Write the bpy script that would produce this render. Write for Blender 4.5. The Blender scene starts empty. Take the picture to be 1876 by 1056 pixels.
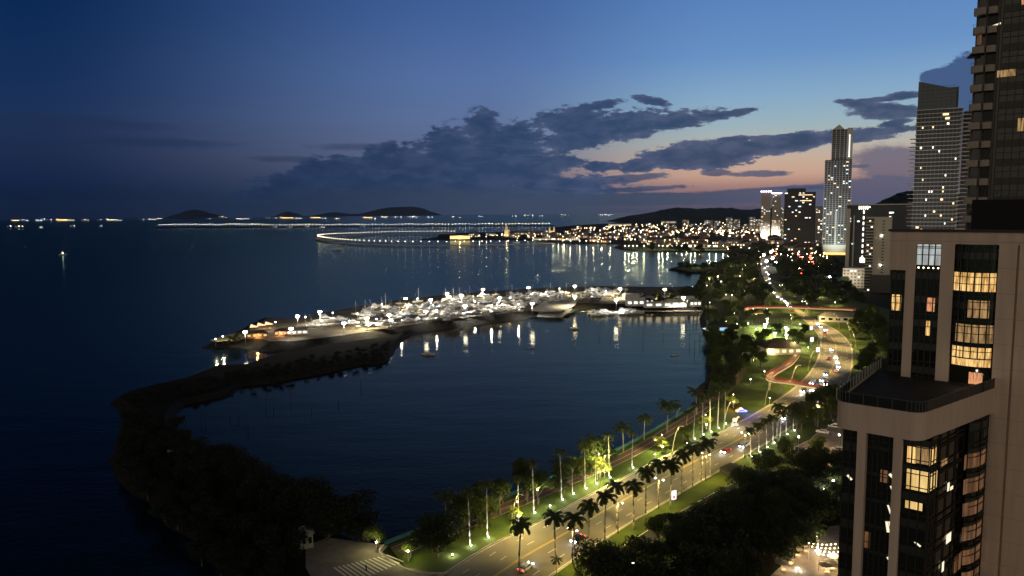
import bpy, math, random
from math import sin, cos, pi, radians, atan2, sqrt, hypot
from mathutils import Vector, Matrix, geometry
R = random.Random(7)
scene = bpy.context.scene
COL = scene.collection

# ------------------------------------------------------------------ camera
CH, F, W0, H0 = 90.0, 1355.0, 1876.0, 1056.0
PITCH = math.atan((528 - 386) / F)
ROLL = -0.0095
CAM = Matrix.Translation((0, 0, CH)) @ Matrix.Rotation(pi / 2 - PITCH, 4, 'X') @ Matrix.Rotation(ROLL, 4, 'Z')
cd = bpy.data.cameras.new('camera'); cam = bpy.data.objects.new('camera', cd); COL.objects.link(cam)
cam.matrix_world = CAM
cd.sensor_width = 36; cd.lens = F / W0 * 36; cd.clip_start = 0.5; cd.clip_end = 80000
scene.camera = cam
CI = CAM.inverted(); CR = CAM.to_3x3()
def ray(px, py):
    return CR @ Vector(((px - W0 / 2) / F, -(py - H0 / 2) / F, -1))
def G(px, py, z=0.0):                    # point of the photograph on the level z
    d = ray(px, py); t = (z - CH) / d.z
    return Vector((d.x * t, d.y * t, z))
def WY(px, py, Y):                       # point of the photograph on the vertical plane y = Y
    d = ray(px, py); t = Y / d.y
    return Vector((d.x * t, Y, CH + d.z * t))
def P(v):
    c = CI @ Vector(v)
    return (W0 / 2 - c.x / c.z * F, H0 / 2 + c.y / c.z * F)

# ------------------------------------------------------------------ colour
def lin(c):
    return tuple(((x / 255) / 12.92 if x <= 10 else ((x / 255 + 0.055) / 1.055) ** 2.4) for x in c) + (1.0,)

# ------------------------------------------------------------------ world
world = bpy.data.worlds.new('World'); scene.world = world; world.use_nodes = True
nt = world.node_tree; nt.nodes.clear()
def N(t, **kw):
    n = nt.nodes.new(t)
    for k, v in kw.items(): setattr(n, k, v)
    return n
def L(a, b): nt.links.new(a, b)
def M(op, a, b=None, c=None, clamp=False):
    n = N('ShaderNodeMath', operation=op, use_clamp=clamp)
    for i, x in enumerate((a, b, c)):
        if x is None: continue
        if isinstance(x, (int, float)): n.inputs[i].default_value = x
        else: L(x, n.inputs[i])
    return n.outputs[0]
def ramp(fac, stops, interp='LINEAR'):
    n = N('ShaderNodeValToRGB'); cr = n.color_ramp; cr.interpolation = interp
    while len(cr.elements) < len(stops): cr.elements.new(0.5)
    for e, (p, c) in zip(cr.elements, stops): e.position = p; e.color = c if len(c) == 4 else lin(c)
    L(fac, n.inputs[0]); return n.outputs[0]
def mix(f, a, b):
    n = N('ShaderNodeMix', data_type='RGBA')
    if isinstance(f, (int, float)): n.inputs[0].default_value = f
    else: L(f, n.inputs[0])
    for i, x in ((6, a), (7, b)):
        if isinstance(x, tuple): n.inputs[i].default_value = x
        else: L(x, n.inputs[i])
    return n.outputs[2]
def mrange(x, a, b, c=0.0, d=1.0, smooth=True):
    n = N('ShaderNodeMapRange', interpolation_type='SMOOTHSTEP' if smooth else 'LINEAR')
    L(x, n.inputs[0])
    for i, v in enumerate((a, b, c, d)): n.inputs[i + 1].default_value = v
    return n.outputs[0]
tc = N('ShaderNodeTexCoord'); sep = N('ShaderNodeSeparateXYZ'); L(tc.outputs['Generated'], sep.inputs[0])
X_, Y_, Z_ = sep.outputs
AZ = M('MULTIPLY', M('ARCTAN2', X_, Y_), 180 / pi)
EL = M('MULTIPLY', M('ARCSINE', Z_), 180 / pi)
comb = N('ShaderNodeCombineXYZ'); L(AZ, comb.inputs[0]); L(EL, comb.inputs[1])
AE = comb.outputs[0]
e = M('DIVIDE', EL, 90.0, clamp=True)
E = lambda d: d / 90
SL = ramp(e, [(0, (11, 27, 55)), (E(1.2), (12, 30, 59)), (E(2.2), (18, 36, 69)), (E(4), (28, 43, 76)), (E(6.5), (28, 49, 87)), (E(9), (20, 46, 88)), (E(13), (9, 41, 85)), (E(17), (6, 34, 79)), (E(30), (5, 16, 38)), (1, (4, 9, 18))])
SM = ramp(e, [(0, (62, 77, 98)), (E(1.5), (66, 80, 106)), (E(4), (98, 108, 140)), (E(7), (95, 116, 158)), (E(10), (86, 114, 165)), (E(14), (69, 101, 157)), (E(17), (60, 92, 150)), (E(30), (18, 32, 60)), (1, (7, 13, 24))])
SR = ramp(e, [(0, (84, 80, 98)), (E(0.8), (128, 106, 116)), (E(1.6), (170, 130, 122)), (E(2.4), (206, 164, 142)), (E(3.4), (204, 176, 154)), (E(4.6), (184, 182, 172)), (E(6), (156, 180, 190)), (E(8), (134, 170, 200)), (E(11), (104, 146, 198)), (E(16.5), (82, 123, 184)), (E(32), (32, 50, 86)), (1, (9, 15, 28))])
f1 = mrange(AZ, -33, 0); f2 = mrange(AZ, -3, 17)
base = mix(f2, mix(f1, SL, SM), SR)
# azimuths outside the picture: it darkens away from the afterglow
far_r = mrange(AZ, 34, 95); base = mix(far_r, base, mix(0.5, SL, SM))
warp = N('ShaderNodeTexNoise'); warp.inputs['Scale'].default_value = 0.55; warp.inputs['Detail'].default_value = 7; warp.inputs['Roughness'].default_value = 0.6
mp = N('ShaderNodeMapping'); mp.inputs['Scale'].default_value = (1.0, 2.3, 1); L(AE, mp.inputs[0]); L(mp.outputs[0], warp.inputs[0])
fine = N('ShaderNodeTexNoise'); fine.inputs['Scale'].default_value = 1.9; fine.inputs['Detail'].default_value = 6; fine.inputs['Roughness'].default_value = 0.65
mp2 = N('ShaderNodeMapping'); mp2.inputs['Scale'].default_value = (0.8, 2.2, 1); L(AE, mp2.inputs[0]); L(mp2.outputs[0], fine.inputs[0])
noise = M('ADD', M('MULTIPLY', M('SUBTRACT', warp.outputs[0], 0.5), 2.6), M('MULTIPLY', M('SUBTRACT', fine.outputs[0], 0.5), 2.0))
puff = N('ShaderNodeTexNoise'); puff.inputs['Scale'].default_value = 0.42; puff.inputs['Detail'].default_value = 8; puff.inputs['Roughness'].default_value = 0.62; puff.inputs['Distortion'].default_value = 0.35
mp3 = N('ShaderNodeMapping'); mp3.inputs['Scale'].default_value = (1.0, 2.6, 1); mp3.inputs['Location'].default_value = (7, 3, 0); L(AE, mp3.inputs[0]); L(mp3.outputs[0], puff.inputs[0])
shade = mrange(puff.outputs[0], 0.36, 0.64)
def ae(px, py):
    d = ray(px, py).normalized()
    return math.degrees(atan2(d.x, d.y)), math.degrees(math.asin(d.z))
def blob(px, py, rx, ry, rot=0, amp=1.0):
    a, el = ae(px, py); k = 0.0423
    m = N('ShaderNodeMapping', vector_type='TEXTURE'); m.inputs['Location'].default_value = (a, el, 0)
    m.inputs['Rotation'].default_value = (0, 0, radians(rot)); m.inputs['Scale'].default_value = (rx * k, ry * k, 1)
    L(AE, m.inputs[0]); g = N('ShaderNodeTexGradient', gradient_type='SPHERICAL'); L(m.outputs[0], g.inputs[0])
    return M('MULTIPLY', g.outputs[1], amp) if amp != 1 else g.outputs[1]
def union(bs):
    r = bs[0]
    for b in bs[1:]: r = M('MAXIMUM', r, b)
    return r
def layer(col, bs, color, lo, hi, na, op=1.0, inner=0.0):
    un = union(bs); d = M('ADD', un, M('MULTIPLY', noise, na))
    ins = mrange(un, 0.0, 0.22)
    f = M('MULTIPLY', M('MULTIPLY', mrange(d, lo, hi), ins), op)
    if inner:                              # thick parts are darker, thin parts catch the afterglow
        th = M('ADD', M('MULTIPLY', shade, inner), M('MULTIPLY', mrange(d, lo, lo + 0.5), 0.55), clamp=True)
        color = mix(th, thinc, color)
    return mix(f, col, color)
# soft far strata first, then the crisp cloud banks
cl_l, cl_m, cl_r = lin((26, 46, 78)), lin((40, 65, 101)), lin((46, 67, 99))
thinc = mix(mrange(AZ, 2, 20), mix(mrange(AZ, -20, 2, smooth=False), lin((38, 58, 92)), lin((76, 90, 124))), lin((98, 104, 132)))
cloudc = mix(mrange(AZ, 4, 20), mix(mrange(AZ, -20, 2, smooth=False), cl_l, cl_m), cl_r)
lowc = mix(mrange(AZ, 8, 26), mix(mrange(AZ, -22, 0, smooth=False), lin((22, 40, 68)), lin((62, 75, 98))), lin((92, 92, 116)))
base = layer(base, [blob(1180, 365, 520, 17, 0), blob(1450, 352, 330, 16, 3), blob(1620, 350, 240, 34, 2)  , blob(1700, 380, 260, 40)], lowc, 0.2, 0.42, 0.22, 0.93)
base = layer(base, [blob(110, 222, 240, 14, -1), blob(520, 292, 90, 9), blob(280, 262, 200, 12), blob(660, 270, 120, 10)], lin((30, 46, 76)), 0.1, 0.7, 0.3, 0.45)
base = layer(base, [blob(700, 345, 330, 48, 3, 1.3), blob(610, 312, 75, 36), blob(560, 325, 110, 26, 12), blob(690, 300, 60, 40), blob(715, 272, 24, 16), blob(760, 310, 130, 60), blob(825, 275, 72, 62), blob(885, 240, 50, 52), blob(930, 265, 110, 58), blob(880, 310, 220, 62, 0, 1.2), blob(1010, 300, 80, 22), blob(960, 345, 240, 40)], cloudc, 0.16, 0.36, 0.5, 0.95, 0.5)
base = layer(base, [blob(760, 378, 560, 46, 0, 1.2)], lowc, 0.1, 0.75, 0.15, 0.9)
base = layer(base, [blob(1050, 225, 100, 38, 0, 1.1), blob(1120, 235, 140, 36, 8, 1.2), blob(1230, 222, 130, 22, 6), blob(1300, 214, 90, 12, 4), blob(1090, 195, 70, 11, 8), blob(1040, 260, 90, 26), blob(1190, 184, 46, 10, -12), blob(1350, 206, 50, 8, 8)], cloudc, 0.18, 0.38, 0.5, 0.96, 0.5)
base = layer(base, [blob(1290, 284, 140, 32, 3, 1.4), blob(1250, 290, 100, 22), blob(1400, 268, 180, 22, 5, 1.3), blob(1540, 252, 170, 15, 5, 1.2), blob(1345, 256, 60, 9, 0), blob(1105, 306, 50, 13), blob(1170, 305, 50, 20), blob(1640, 240, 80, 9, 6)], cloudc, 0.18, 0.36, 0.48, 0.97, 0.45)
base = layer(base, [blob(1130, 330, 130, 11, 5, 1.2), blob(1060, 338, 110, 14), blob(1310, 316, 40, 9), blob(1390, 319, 80, 8), blob(1150, 348, 160, 7, 2), blob(1480, 345, 90, 7), blob(1575, 305, 30, 5)], cloudc, 0.2, 0.46, 0.35, 0.85, 0.4)
base = layer(base, [blob(1628, 204, 84, 17, -4, 1.2), blob(1575, 192, 50, 12, -10), blob(1600, 183, 60, 6, 0), blob(1655, 176, 40, 9), blob(1640, 226, 40, 9, 10)], cloudc, 0.2, 0.42, 0.4, 0.96, 0.45)
base = layer(base, [blob(1712, 143, 26, 20), blob(1735, 150, 34, 34), blob(1765, 165, 60, 64, 0, 1.4), blob(1790, 230, 80, 90)], lin((62, 86, 128)), 0.2, 0.36, 0.3, 0.95)
base = layer(base, [blob(1690, 310, 150, 46, -10, 1.2), blob(1800, 320, 160, 80)], lin((98, 98, 120)), 0.15, 0.5, 0.18, 0.85)
# a real dusk sky model adds its own faint glow
sky = N('ShaderNodeTexSky', sky_type='NISHITA'); sky.sun_disc = False
sky.sun_elevation = radians(-4.0); sky.sun_rotation = radians(32); sky.altitude = 90
add = N('ShaderNodeMix', data_type='RGBA', blend_type='ADD'); add.inputs[0].default_value = 0.008
L(base, add.inputs[6]); L(sky.outputs[0], add.inputs[7])
# added low glow on the unseen side, standing in for city light on facades
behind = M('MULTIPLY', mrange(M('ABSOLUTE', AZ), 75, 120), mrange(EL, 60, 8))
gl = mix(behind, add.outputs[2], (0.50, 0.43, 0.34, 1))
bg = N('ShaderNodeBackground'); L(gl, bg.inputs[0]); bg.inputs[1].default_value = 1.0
wo = N('ShaderNodeOutputWorld'); L(bg.outputs[0], wo.inputs[0])

vs = scene.view_settings; vs.view_transform = 'Standard'; vs.look = 'None'; vs.exposure = 0; vs.gamma = 1
cy = scene.cycles
cy.max_bounces = 5; cy.diffuse_bounces = 2; cy.glossy_bounces = 3; cy.transmission_bounces = 3; cy.transparent_max_bounces = 6
cy.sample_clamp_indirect = 2.0; cy.sample_clamp_direct = 0; cy.caustics_reflective = False; cy.caustics_refractive = False
cy.use_denoising = True
cy.blur_glossy = 0.5
# ------------------------------------------------------------------ materials
MAT = {}
def pmat(name, col, rough=0.7, spec=0.4, metal=0.0, noise=None, bump=None, emit=None, estr=0.0, sample=False):
    """noise=(scale, second colour, lo, hi) bump=(scale, strength, distance)"""
    if name in MAT: return MAT[name]
    m = bpy.data.materials.new(name); m.use_nodes = True; t = m.node_tree; b = t.nodes['Principled BSDF']
    b.inputs['Base Color'].default_value = tuple(col) + (1,); b.inputs['Roughness'].default_value = rough
    b.inputs['Specular IOR Level'].default_value = spec; b.inputs['Metallic'].default_value = metal
    co = None
    if noise or bump:
        co = t.nodes.new('ShaderNodeTexCoord')
    if noise:
        n = t.nodes.new('ShaderNodeTexNoise'); n.inputs['Scale'].default_value = noise[0]; n.inputs['Detail'].default_value = 5
        t.links.new(co.outputs['Object'], n.inputs[0])
        r = t.nodes.new('ShaderNodeValToRGB'); r.color_ramp.elements[0].position = noise[2]; r.color_ramp.elements[1].position = noise[3]
        r.color_ramp.elements[0].color = tuple(col) + (1,); r.color_ramp.elements[1].color = tuple(noise[1]) + (1,)
        t.links.new(n.outputs[0], r.inputs[0]); t.links.new(r.outputs[0], b.inputs['Base Color'])
    if bump:
        n = t.nodes.new('ShaderNodeTexNoise'); n.inputs['Scale'].default_value = bump[0]; n.inputs['Detail'].default_value = 3
        t.links.new(co.outputs['Object'], n.inputs[0])
        k = t.nodes.new('ShaderNodeBump'); k.inputs['Strength'].default_value = bump[1]; k.inputs['Distance'].default_value = bump[2]
        t.links.new(n.outputs[0], k.inputs['Height']); t.links.new(k.outputs[0], b.inputs['Normal'])
    if emit:
        b.inputs['Emission Color'].default_value = tuple(emit) + (1,); b.inputs['Emission Strength'].default_value = estr
        m.cycles.emission_sampling = 'AUTO' if sample else 'NONE'
    MAT[name] = m; return m
def emit(name, col, s, sample=False):
    return pmat(name, (0.02, 0.02, 0.02), emit=col, estr=s, sample=sample)
WARM, WHITE, COOL, AMBER = (1.0, 0.62, 0.28), (1.0, 0.93, 0.8), (0.8, 0.92, 1.0), (1.0, 0.48, 0.14)

# ------------------------------------------------------------------ mesh builder
class MB:
    def __init__(s): s.v = []; s.f = []; s.m = []
    def add(s, vs, fs, mi=0):
        o = len(s.v); s.v += [tuple(p) for p in vs]; s.f += [tuple(i + o for i in q) for q in fs]; s.m += [mi] * len(fs); return s
    def quad(s, a, b, c, d, mi=0): return s.add([a, b, c, d], [(0, 1, 2, 3)], mi)
    def box(s, c, d, rz=0, mi=0, taper=1.0):
        x, y, z = d[0] / 2, d[1] / 2, d[2] / 2; cs, sn = cos(rz), sin(rz); vs = []
        for k, tz in ((-z, 1), (z, taper)):
            for i, j in ((-x, -y), (x, -y), (x, y), (-x, y)):
                i *= tz; j *= tz
                vs.append((c[0] + i * cs - j * sn, c[1] + i * sn + j * cs, c[2] + k))
        return s.add(vs, [(3, 2, 1, 0), (4, 5, 6, 7), (0, 1, 5, 4), (1, 2, 6, 5), (2, 3, 7, 6), (3, 0, 4, 7)], mi)
    def prism(s, poly, z0, z1, mi=0, top=True):
        n = len(poly); vs = [(p[0], p[1], z0) for p in poly] + [(p[0], p[1], z1) for p in poly]
        s.add(vs, [(i, (i + 1) % n, n + (i + 1) % n, n + i) for i in range(n)], mi)
        if top:
            tr = geometry.tessellate_polygon([[Vector((p[0], p[1], 0)) for p in poly]])
            s.add([(p[0], p[1], z1) for p in poly], tr, mi); s.add([(p[0], p[1], z0) for p in poly], [t[::-1] for t in tr], mi)
        return s
    def cyl(s, a, b, r0, r1=None, n=8, mi=0, cap=True):
        r1 = r0 if r1 is None else r1; a = Vector(a); b = Vector(b); d = (b - a).normalized()
        u = d.orthogonal().normalized(); w = d.cross(u); vs = []
        for c, r in ((a, r0), (b, r1)):
            for i in range(n):
                t = 2 * pi * i / n; vs.append(c + (u * cos(t) + w * sin(t)) * r)
        fs = [(i, (i + 1) % n, n + (i + 1) % n, n + i) for i in range(n)]
        if cap: fs += [tuple(range(n))[::-1], tuple(range(n, 2 * n))]
        return s.add(vs, fs, mi)
    def tube(s, pts, r, n=6, mi=0, r1=None):
        pts = [Vector(p) for p in pts]; k = len(pts) - 1
        for i in range(k):
            ra = r if r1 is None else r + (r1 - r) * i / k; rb = r if r1 is None else r + (r1 - r) * (i + 1) / k
            s.cyl(pts[i], pts[i + 1], ra, rb, n, mi)
        return s
    def sph(s, c, r, n=8, m=5, mi=0, sz=1.0):
        vs = []; fs = []
        for j in range(m + 1):
            t = pi * j / m
            for i in range(n):
                a = 2 * pi * i / n; vs.append((c[0] + r * sin(t) * cos(a), c[1] + r * sin(t) * sin(a), c[2] + r * sz * cos(t)))
        for j in range(m):
            for i in range(n): fs.append((j * n + i, (j + 1) * n + i, (j + 1) * n + (i + 1) % n, j * n + (i + 1) % n))
        return s.add(vs, fs, mi)
    def mesh(s, name, mats, smooth=False):
        me = bpy.data.meshes.new(name); me.from_pydata(s.v, [], s.f)
        for m in (mats if isinstance(mats, (list, tuple)) else [mats]): me.materials.append(m)
        if any(s.m): me.polygons.foreach_set('material_index', s.m)
        if smooth: me.polygons.foreach_set('use_smooth', [True] * len(s.f))
        me.update(); return me
    def ob(s, name, mats, parent=None, smooth=False): return link(name, s.mesh(name, mats, smooth), parent)
def link(name, data, parent=None, loc=None):
    o = bpy.data.objects.new(name, data); COL.objects.link(o)
    if parent: o.parent = parent
    if loc: o.location = loc
    return o
def tag(o, label=None, cat=None, group=None, kind=None):
    if label: o['label'] = label
    if cat: o['category'] = cat
    if group: o['group'] = group
    if kind: o['kind'] = kind
    return o
def root(name, label, cat, loc=(0, 0, 0), rz=0, group=None, sc=1.0):
    o = link(name, None, None, loc); o.rotation_euler = (0, 0, rz); o.scale = (sc,) * 3; o.empty_display_size = 0.5
    return tag(o, label, cat, group)
def struct(mb, name, mats, smooth=False): return tag(mb.ob(name, mats, None, smooth), kind='structure')
# a prototype is a list of (part name, mesh or light, [sub-parts])
def inst(proto, name, label, cat, loc, rz=0, group=None, sc=1.0):
    r = root(name, label, cat, loc, rz, group, sc)
    def rec(lst, par):
        for pn, me, subs in lst:
            o = link(pn, me, par)
            if isinstance(me, bpy.types.Light) and '_loc' in me: o.location = tuple(me['_loc']); o.rotation_euler = tuple(me['_rot'])
            rec(subs, o)
    rec(proto, r); return r
def light(kind, energy, col, loc=(0, 0, 0), rot=(0, 0, 0), rad=0.15, spot=None, blend=0.6):
    l = bpy.data.lights.new('lamp_light', kind); l.energy = energy; l.color = col
    if kind in ('POINT', 'SPOT'): l.shadow_soft_size = rad
    if spot: l.spot_size = radians(spot); l.spot_blend = blend
    l['_loc'] = loc; l['_rot'] = rot; return l
def put(l, parent, name='lamp_light'):
    o = link(name, l, parent); o.location = tuple(l['_loc']); o.rotation_euler = tuple(l['_rot']); return o
ONES = 'zeroth first second third fourth fifth sixth seventh eighth ninth tenth eleventh twelfth thirteenth fourteenth fifteenth sixteenth seventeenth eighteenth nineteenth'.split()
TENS = {2: 'twent', 3: 'thirt', 4: 'fort', 5: 'fift', 6: 'sixt', 7: 'sevent', 8: 'eight', 9: 'ninet'}
def ordw(n):
    if n < 20: return ONES[n]
    if n >= 100:
        return ('one hundred ' if n < 200 else 'two hundred ') + (('and ' + ordw(n % 100)) if n % 100 else 'th')
    t = TENS[n // 10]
    return t + 'ieth' if n % 10 == 0 else t + 'y-' + ONES[n % 10]
REG = {}
def reg(key, o): REG.setdefault(key, []).append(o); return o
def finish(key, fmt, near=False):
    """labels a run of look-alikes by their order across the photograph"""
    lst = REG.get(key, [])
    lst.sort(key=lambda o: (-P(o.matrix_world.translation if False else o.location)[1]) if near else P(o.location)[0])
    for i, o in enumerate(lst): o['label'] = fmt.format(o=ordw(i + 1), c=o.get('_c', ''))
    for o in lst:
        if '_c' in o: del o['_c']
def smoothline(pts, k=6):
    out = []; n = len(pts)
    for i in range(n - 1):
        p0, p1, p2, p3 = pts[max(i - 1, 0)], pts[i], pts[i + 1], pts[min(i + 2, n - 1)]
        for j in range(k):
            t = j / k; out.append(0.5 * ((2 * p1) + (p2 - p0) * t + (2 * p0 - 5 * p1 + 4 * p2 - p3) * t * t + (3 * p1 - p0 - 3 * p2 + p3) * t ** 3))
    out.append(pts[-1]); return out
def resample(pts, n):
    d = [0]
    for a, b in zip(pts, pts[1:]): d.append(d[-1] + (b - a).length)
    out = []; j = 0
    for i in range(n + 1):
        s = d[-1] * i / n
        while j < len(pts) - 2 and d[j + 1] < s: j += 1
        t = (s - d[j]) / max(d[j + 1] - d[j], 1e-6); out.append(pts[j].lerp(pts[j + 1], min(max(t, 0), 1)))
    return out
def length(pts): return sum((b - a).length for a, b in zip(pts, pts[1:]))
def normals2(pts):
    out = []
    for i in range(len(pts)):
        t = (pts[min(i + 1, len(pts) - 1)] - pts[max(i - 1, 0)]); t.z = 0; t.normalize(); out.append(Vector((t.y, -t.x, 0)))
    return out
def inside(p, poly):
    c = False; n = len(poly); j = n - 1
    for i in range(n):
        a, b = poly[i], poly[j]
        if (a[1] > p[1]) != (b[1] > p[1]) and p[0] < (b[0] - a[0]) * (p[1] - a[1]) / (b[1] - a[1]) + a[0]: c = not c
        j = i
    return c
def land(name, wl, z, slope, mats, step=6.0, jit=0.8, far=2500):
    """raised ground with a rough bank down to the waterline wl (a closed world outline)"""
    area = sum(a.x * b.y - b.x * a.y for a, b in zip(wl, wl[1:] + wl[:1]))
    if area < 0: wl = wl[::-1]
    pts = []
    for a, b in zip(wl, wl[1:] + wl[:1]):
        ln = (b - a).length; k = 1 if max(a.length, b.length) > far else max(1, int(ln / step))
        for i in range(k): pts.append(a.lerp(b, i / k))
    n = len(pts); top = []; bot = []; mid = []
    for i in range(n):
        t = (pts[(i + 1) % n] - pts[i - 1]); t.z = 0; t.normalize(); nm = Vector((-t.y, t.x, 0))
        j = jit * R.uniform(-1, 1)
        bot.append(Vector((pts[i].x, pts[i].y, 0)) + nm * (j - slope * 0.3) - Vector((0, 0, 1.0)))
        mid.append(Vector((pts[i].x, pts[i].y, z * 0.5)) + nm * (slope * 0.5 + jit * R.uniform(-1, 1)) + Vector((0, 0, 0.3 * jit * R.uniform(-1, 1))))
        top.append(Vector((pts[i].x, pts[i].y, z)) + nm * slope)
    m = MB(); vs = bot + mid + top
    m.add(vs, [(i, (i + 1) % n, n + (i + 1) % n, n + i) for i in range(n)] + [(n + i, n + (i + 1) % n, 2 * n + (i + 1) % n, 2 * n + i) for i in range(n)], 1)
    m.add(top, geometry.tessellate_polygon([top]), 0)
    return struct(m, name, mats)
def sheet(name, pts, z, mat, kind=True):
    m = MB(); q = [Vector((p.x, p.y, z)) for p in pts]; m.add(q, geometry.tessellate_polygon([q]))
    o = m.ob(name, mat); 
    for p in o.data.polygons:
        if p.normal.z < 0: o.data.flip_normals(); break
    return tag(o, kind='structure') if kind else o
# ------------------------------------------------------------------ materials of the setting
def water_mat(name, col, rough, waves, tint, outer=None):
    m = bpy.data.materials.new(name); m.use_nodes = True; t = m.node_tree; b = t.nodes['Principled BSDF']
    b.inputs['Base Color'].default_value = tuple(col) + (1,); b.inputs['Roughness'].default_value = rough; b.inputs['IOR'].default_value = 1.33
    co = t.nodes.new('ShaderNodeTexCoord'); prev = None
    for sc, st, di, sx, sy in waves:
        mp = t.nodes.new('ShaderNodeMapping'); mp.inputs['Scale'].default_value = (sx, sy, 1); t.links.new(co.outputs['Object'], mp.inputs[0])
        n = t.nodes.new('ShaderNodeTexNoise'); n.inputs['Scale'].default_value = sc; n.inputs['Detail'].default_value = 3
        t.links.new(mp.outputs[0], n.inputs[0])
        k = t.nodes.new('ShaderNodeBump'); k.inputs['Strength'].default_value = st; k.inputs['Distance'].default_value = di
        t.links.new(n.outputs[0], k.inputs['Height'])
        if prev: t.links.new(prev.outputs[0], k.inputs['Normal'])
        prev = k
    out = t.nodes['Material Output']; gl = t.nodes.new('ShaderNodeBsdfGlossy'); gl.inputs['Color'].default_value = tint
    if outer:                              # dimmer reflection put into the tint beyond the breakwater and ring road
        sx = t.nodes.new('ShaderNodeSeparateXYZ'); t.links.new(co.outputs['Object'], sx.inputs[0]); ma = t.nodes.new('ShaderNodeMath'); ma.operation = 'MULTIPLY_ADD'; t.links.new(sx.outputs[1], ma.inputs[0]); ma.inputs[1].default_value = 0.22; t.links.new(sx.outputs[0], ma.inputs[2])
        mr = t.nodes.new('ShaderNodeMapRange'); mr.interpolation_type = 'SMOOTHSTEP'; t.links.new(ma.outputs[0], mr.inputs[0]); mr.inputs[1].default_value = -420; mr.inputs[2].default_value = 160
        mc = t.nodes.new('ShaderNodeMix'); mc.data_type = 'RGBA'; t.links.new(mr.outputs[0], mc.inputs[0]); mc.inputs[6].default_value = outer; mc.inputs[7].default_value = tint; t.links.new(mc.outputs[2], gl.inputs['Color'])
    gl.inputs['Roughness'].default_value = rough; gl.inputs['Roughness'].default_value = rough
    fr = t.nodes.new('ShaderNodeFresnel'); fr.inputs[0].default_value = 1.33; df = t.nodes.new('ShaderNodeBsdfDiffuse'); df.inputs[0].default_value = tuple(col) + (1,); mx = t.nodes.new('ShaderNodeMixShader')
    t.links.new(prev.outputs[0], gl.inputs['Normal']); t.links.new(prev.outputs[0], fr.inputs['Normal']); t.links.new(fr.outputs[0], mx.inputs[0]); t.links.new(df.outputs[0], mx.inputs[1]); t.links.new(gl.outputs[0], mx.inputs[2]); t.links.new(mx.outputs[0], out.inputs[0]); t.nodes.remove(b); return m
M_sea = water_mat('sea_water', (0.004, 0.009, 0.014), 0.13, [(0.35, 0.55, 0.3, 1, 1), (0.03, 0.3, 1.2, 1, 2), (1.6, 0.3, 0.08, 1, 1)], (0.60, 0.70, 0.62, 1), (0.24, 0.40, 0.36, 1))
M_basin = water_mat('basin_water', (0.004, 0.007, 0.010), 0.05, [(0.5, 0.7, 0.12, 1, 1), (0.02, 0.25, 1.0, 1, 2.5)], (0.77, 0.71, 0.53, 1))
M_grass = pmat('grass', (0.045, 0.075, 0.012), 0.95, 0.2, noise=(0.12, (0.085, 0.115, 0.02), 0.35, 0.7), bump=(2.0, 0.4, 0.2))
M_soil = pmat('soil', (0.009, 0.010, 0.006), 0.95, 0.05, noise=(0.05, (0.017, 0.017, 0.010), 0.35, 0.7))
M_rock = pmat('rock', (0.012, 0.011, 0.009), 0.9, 0.1, noise=(0.4, (0.026, 0.024, 0.02), 0.35, 0.7), bump=(0.6, 0.8, 0.6))
M_mud = pmat('mud', (0.018, 0.018, 0.014), 0.55, 0.3, noise=(0.03, (0.03, 0.028, 0.02), 0.3, 0.7), bump=(0.3, 0.4, 0.3))
M_yard = pmat('yard_gravel', (0.15, 0.125, 0.085), 0.95, 0.2, noise=(0.06, (0.07, 0.058, 0.038), 0.35, 0.65), bump=(1.5, 0.3, 0.1))
M_road = pmat('road_concrete', (0.145, 0.13, 0.105), 0.75, 0.3, noise=(0.12, (0.20, 0.18, 0.145), 0.3, 0.7), bump=(3, 0.15, 0.05))
M_paint = pmat('road_paint', (0.7, 0.68, 0.6), 0.7, 0.3)
M_yellow = pmat('yellow_paint', (0.7, 0.5, 0.08), 0.7, 0.3)
M_kerb = pmat('kerb_concrete', (0.45, 0.42, 0.36), 0.85, 0.3, noise=(0.8, (0.35, 0.33, 0.28), 0.4, 0.6))
M_path = pmat('red_path', (0.17, 0.10, 0.08), 0.85, 0.3, noise=(0.5, (0.12, 0.075, 0.06), 0.35, 0.7))
M_pave = pmat('paving', (0.24, 0.21, 0.19), 0.85, 0.3, noise=(0.4, (0.17, 0.15, 0.13), 0.35, 0.7))
M_conc = pmat('concrete', (0.4, 0.38, 0.34), 0.85, 0.3, noise=(0.3, (0.3, 0.28, 0.25), 0.3, 0.7))
M_teal = pmat('teal_paint', (0.02, 0.11, 0.14), 0.6, 0.4)
M_hill = pmat('hill_forest', (0.018, 0.024, 0.016), 0.95, 0.1, noise=(0.02, (0.03, 0.038, 0.024), 0.3, 0.7), bump=(0.04, 1.0, 12))
M_isle = pmat('hazy_island_forest', (0.03, 0.036, 0.04), 0.95, 0.1, noise=(0.01, (0.045, 0.05, 0.055), 0.3, 0.7), bump=(0.02, 1.0, 20))  # distance haze is partly put into this bluish forest colour

# ------------------------------------------------------------------ water
m = MB(); nseg = 64
m.add([(0, 0, 0)] + [(17500 * cos(2 * pi * i / nseg), 17500 * sin(2 * pi * i / nseg), 0) for i in range(nseg)], [(0, i + 1, (i + 1) % nseg + 1) for i in range(nseg)])
struct(m, 'water', M_sea)

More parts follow.
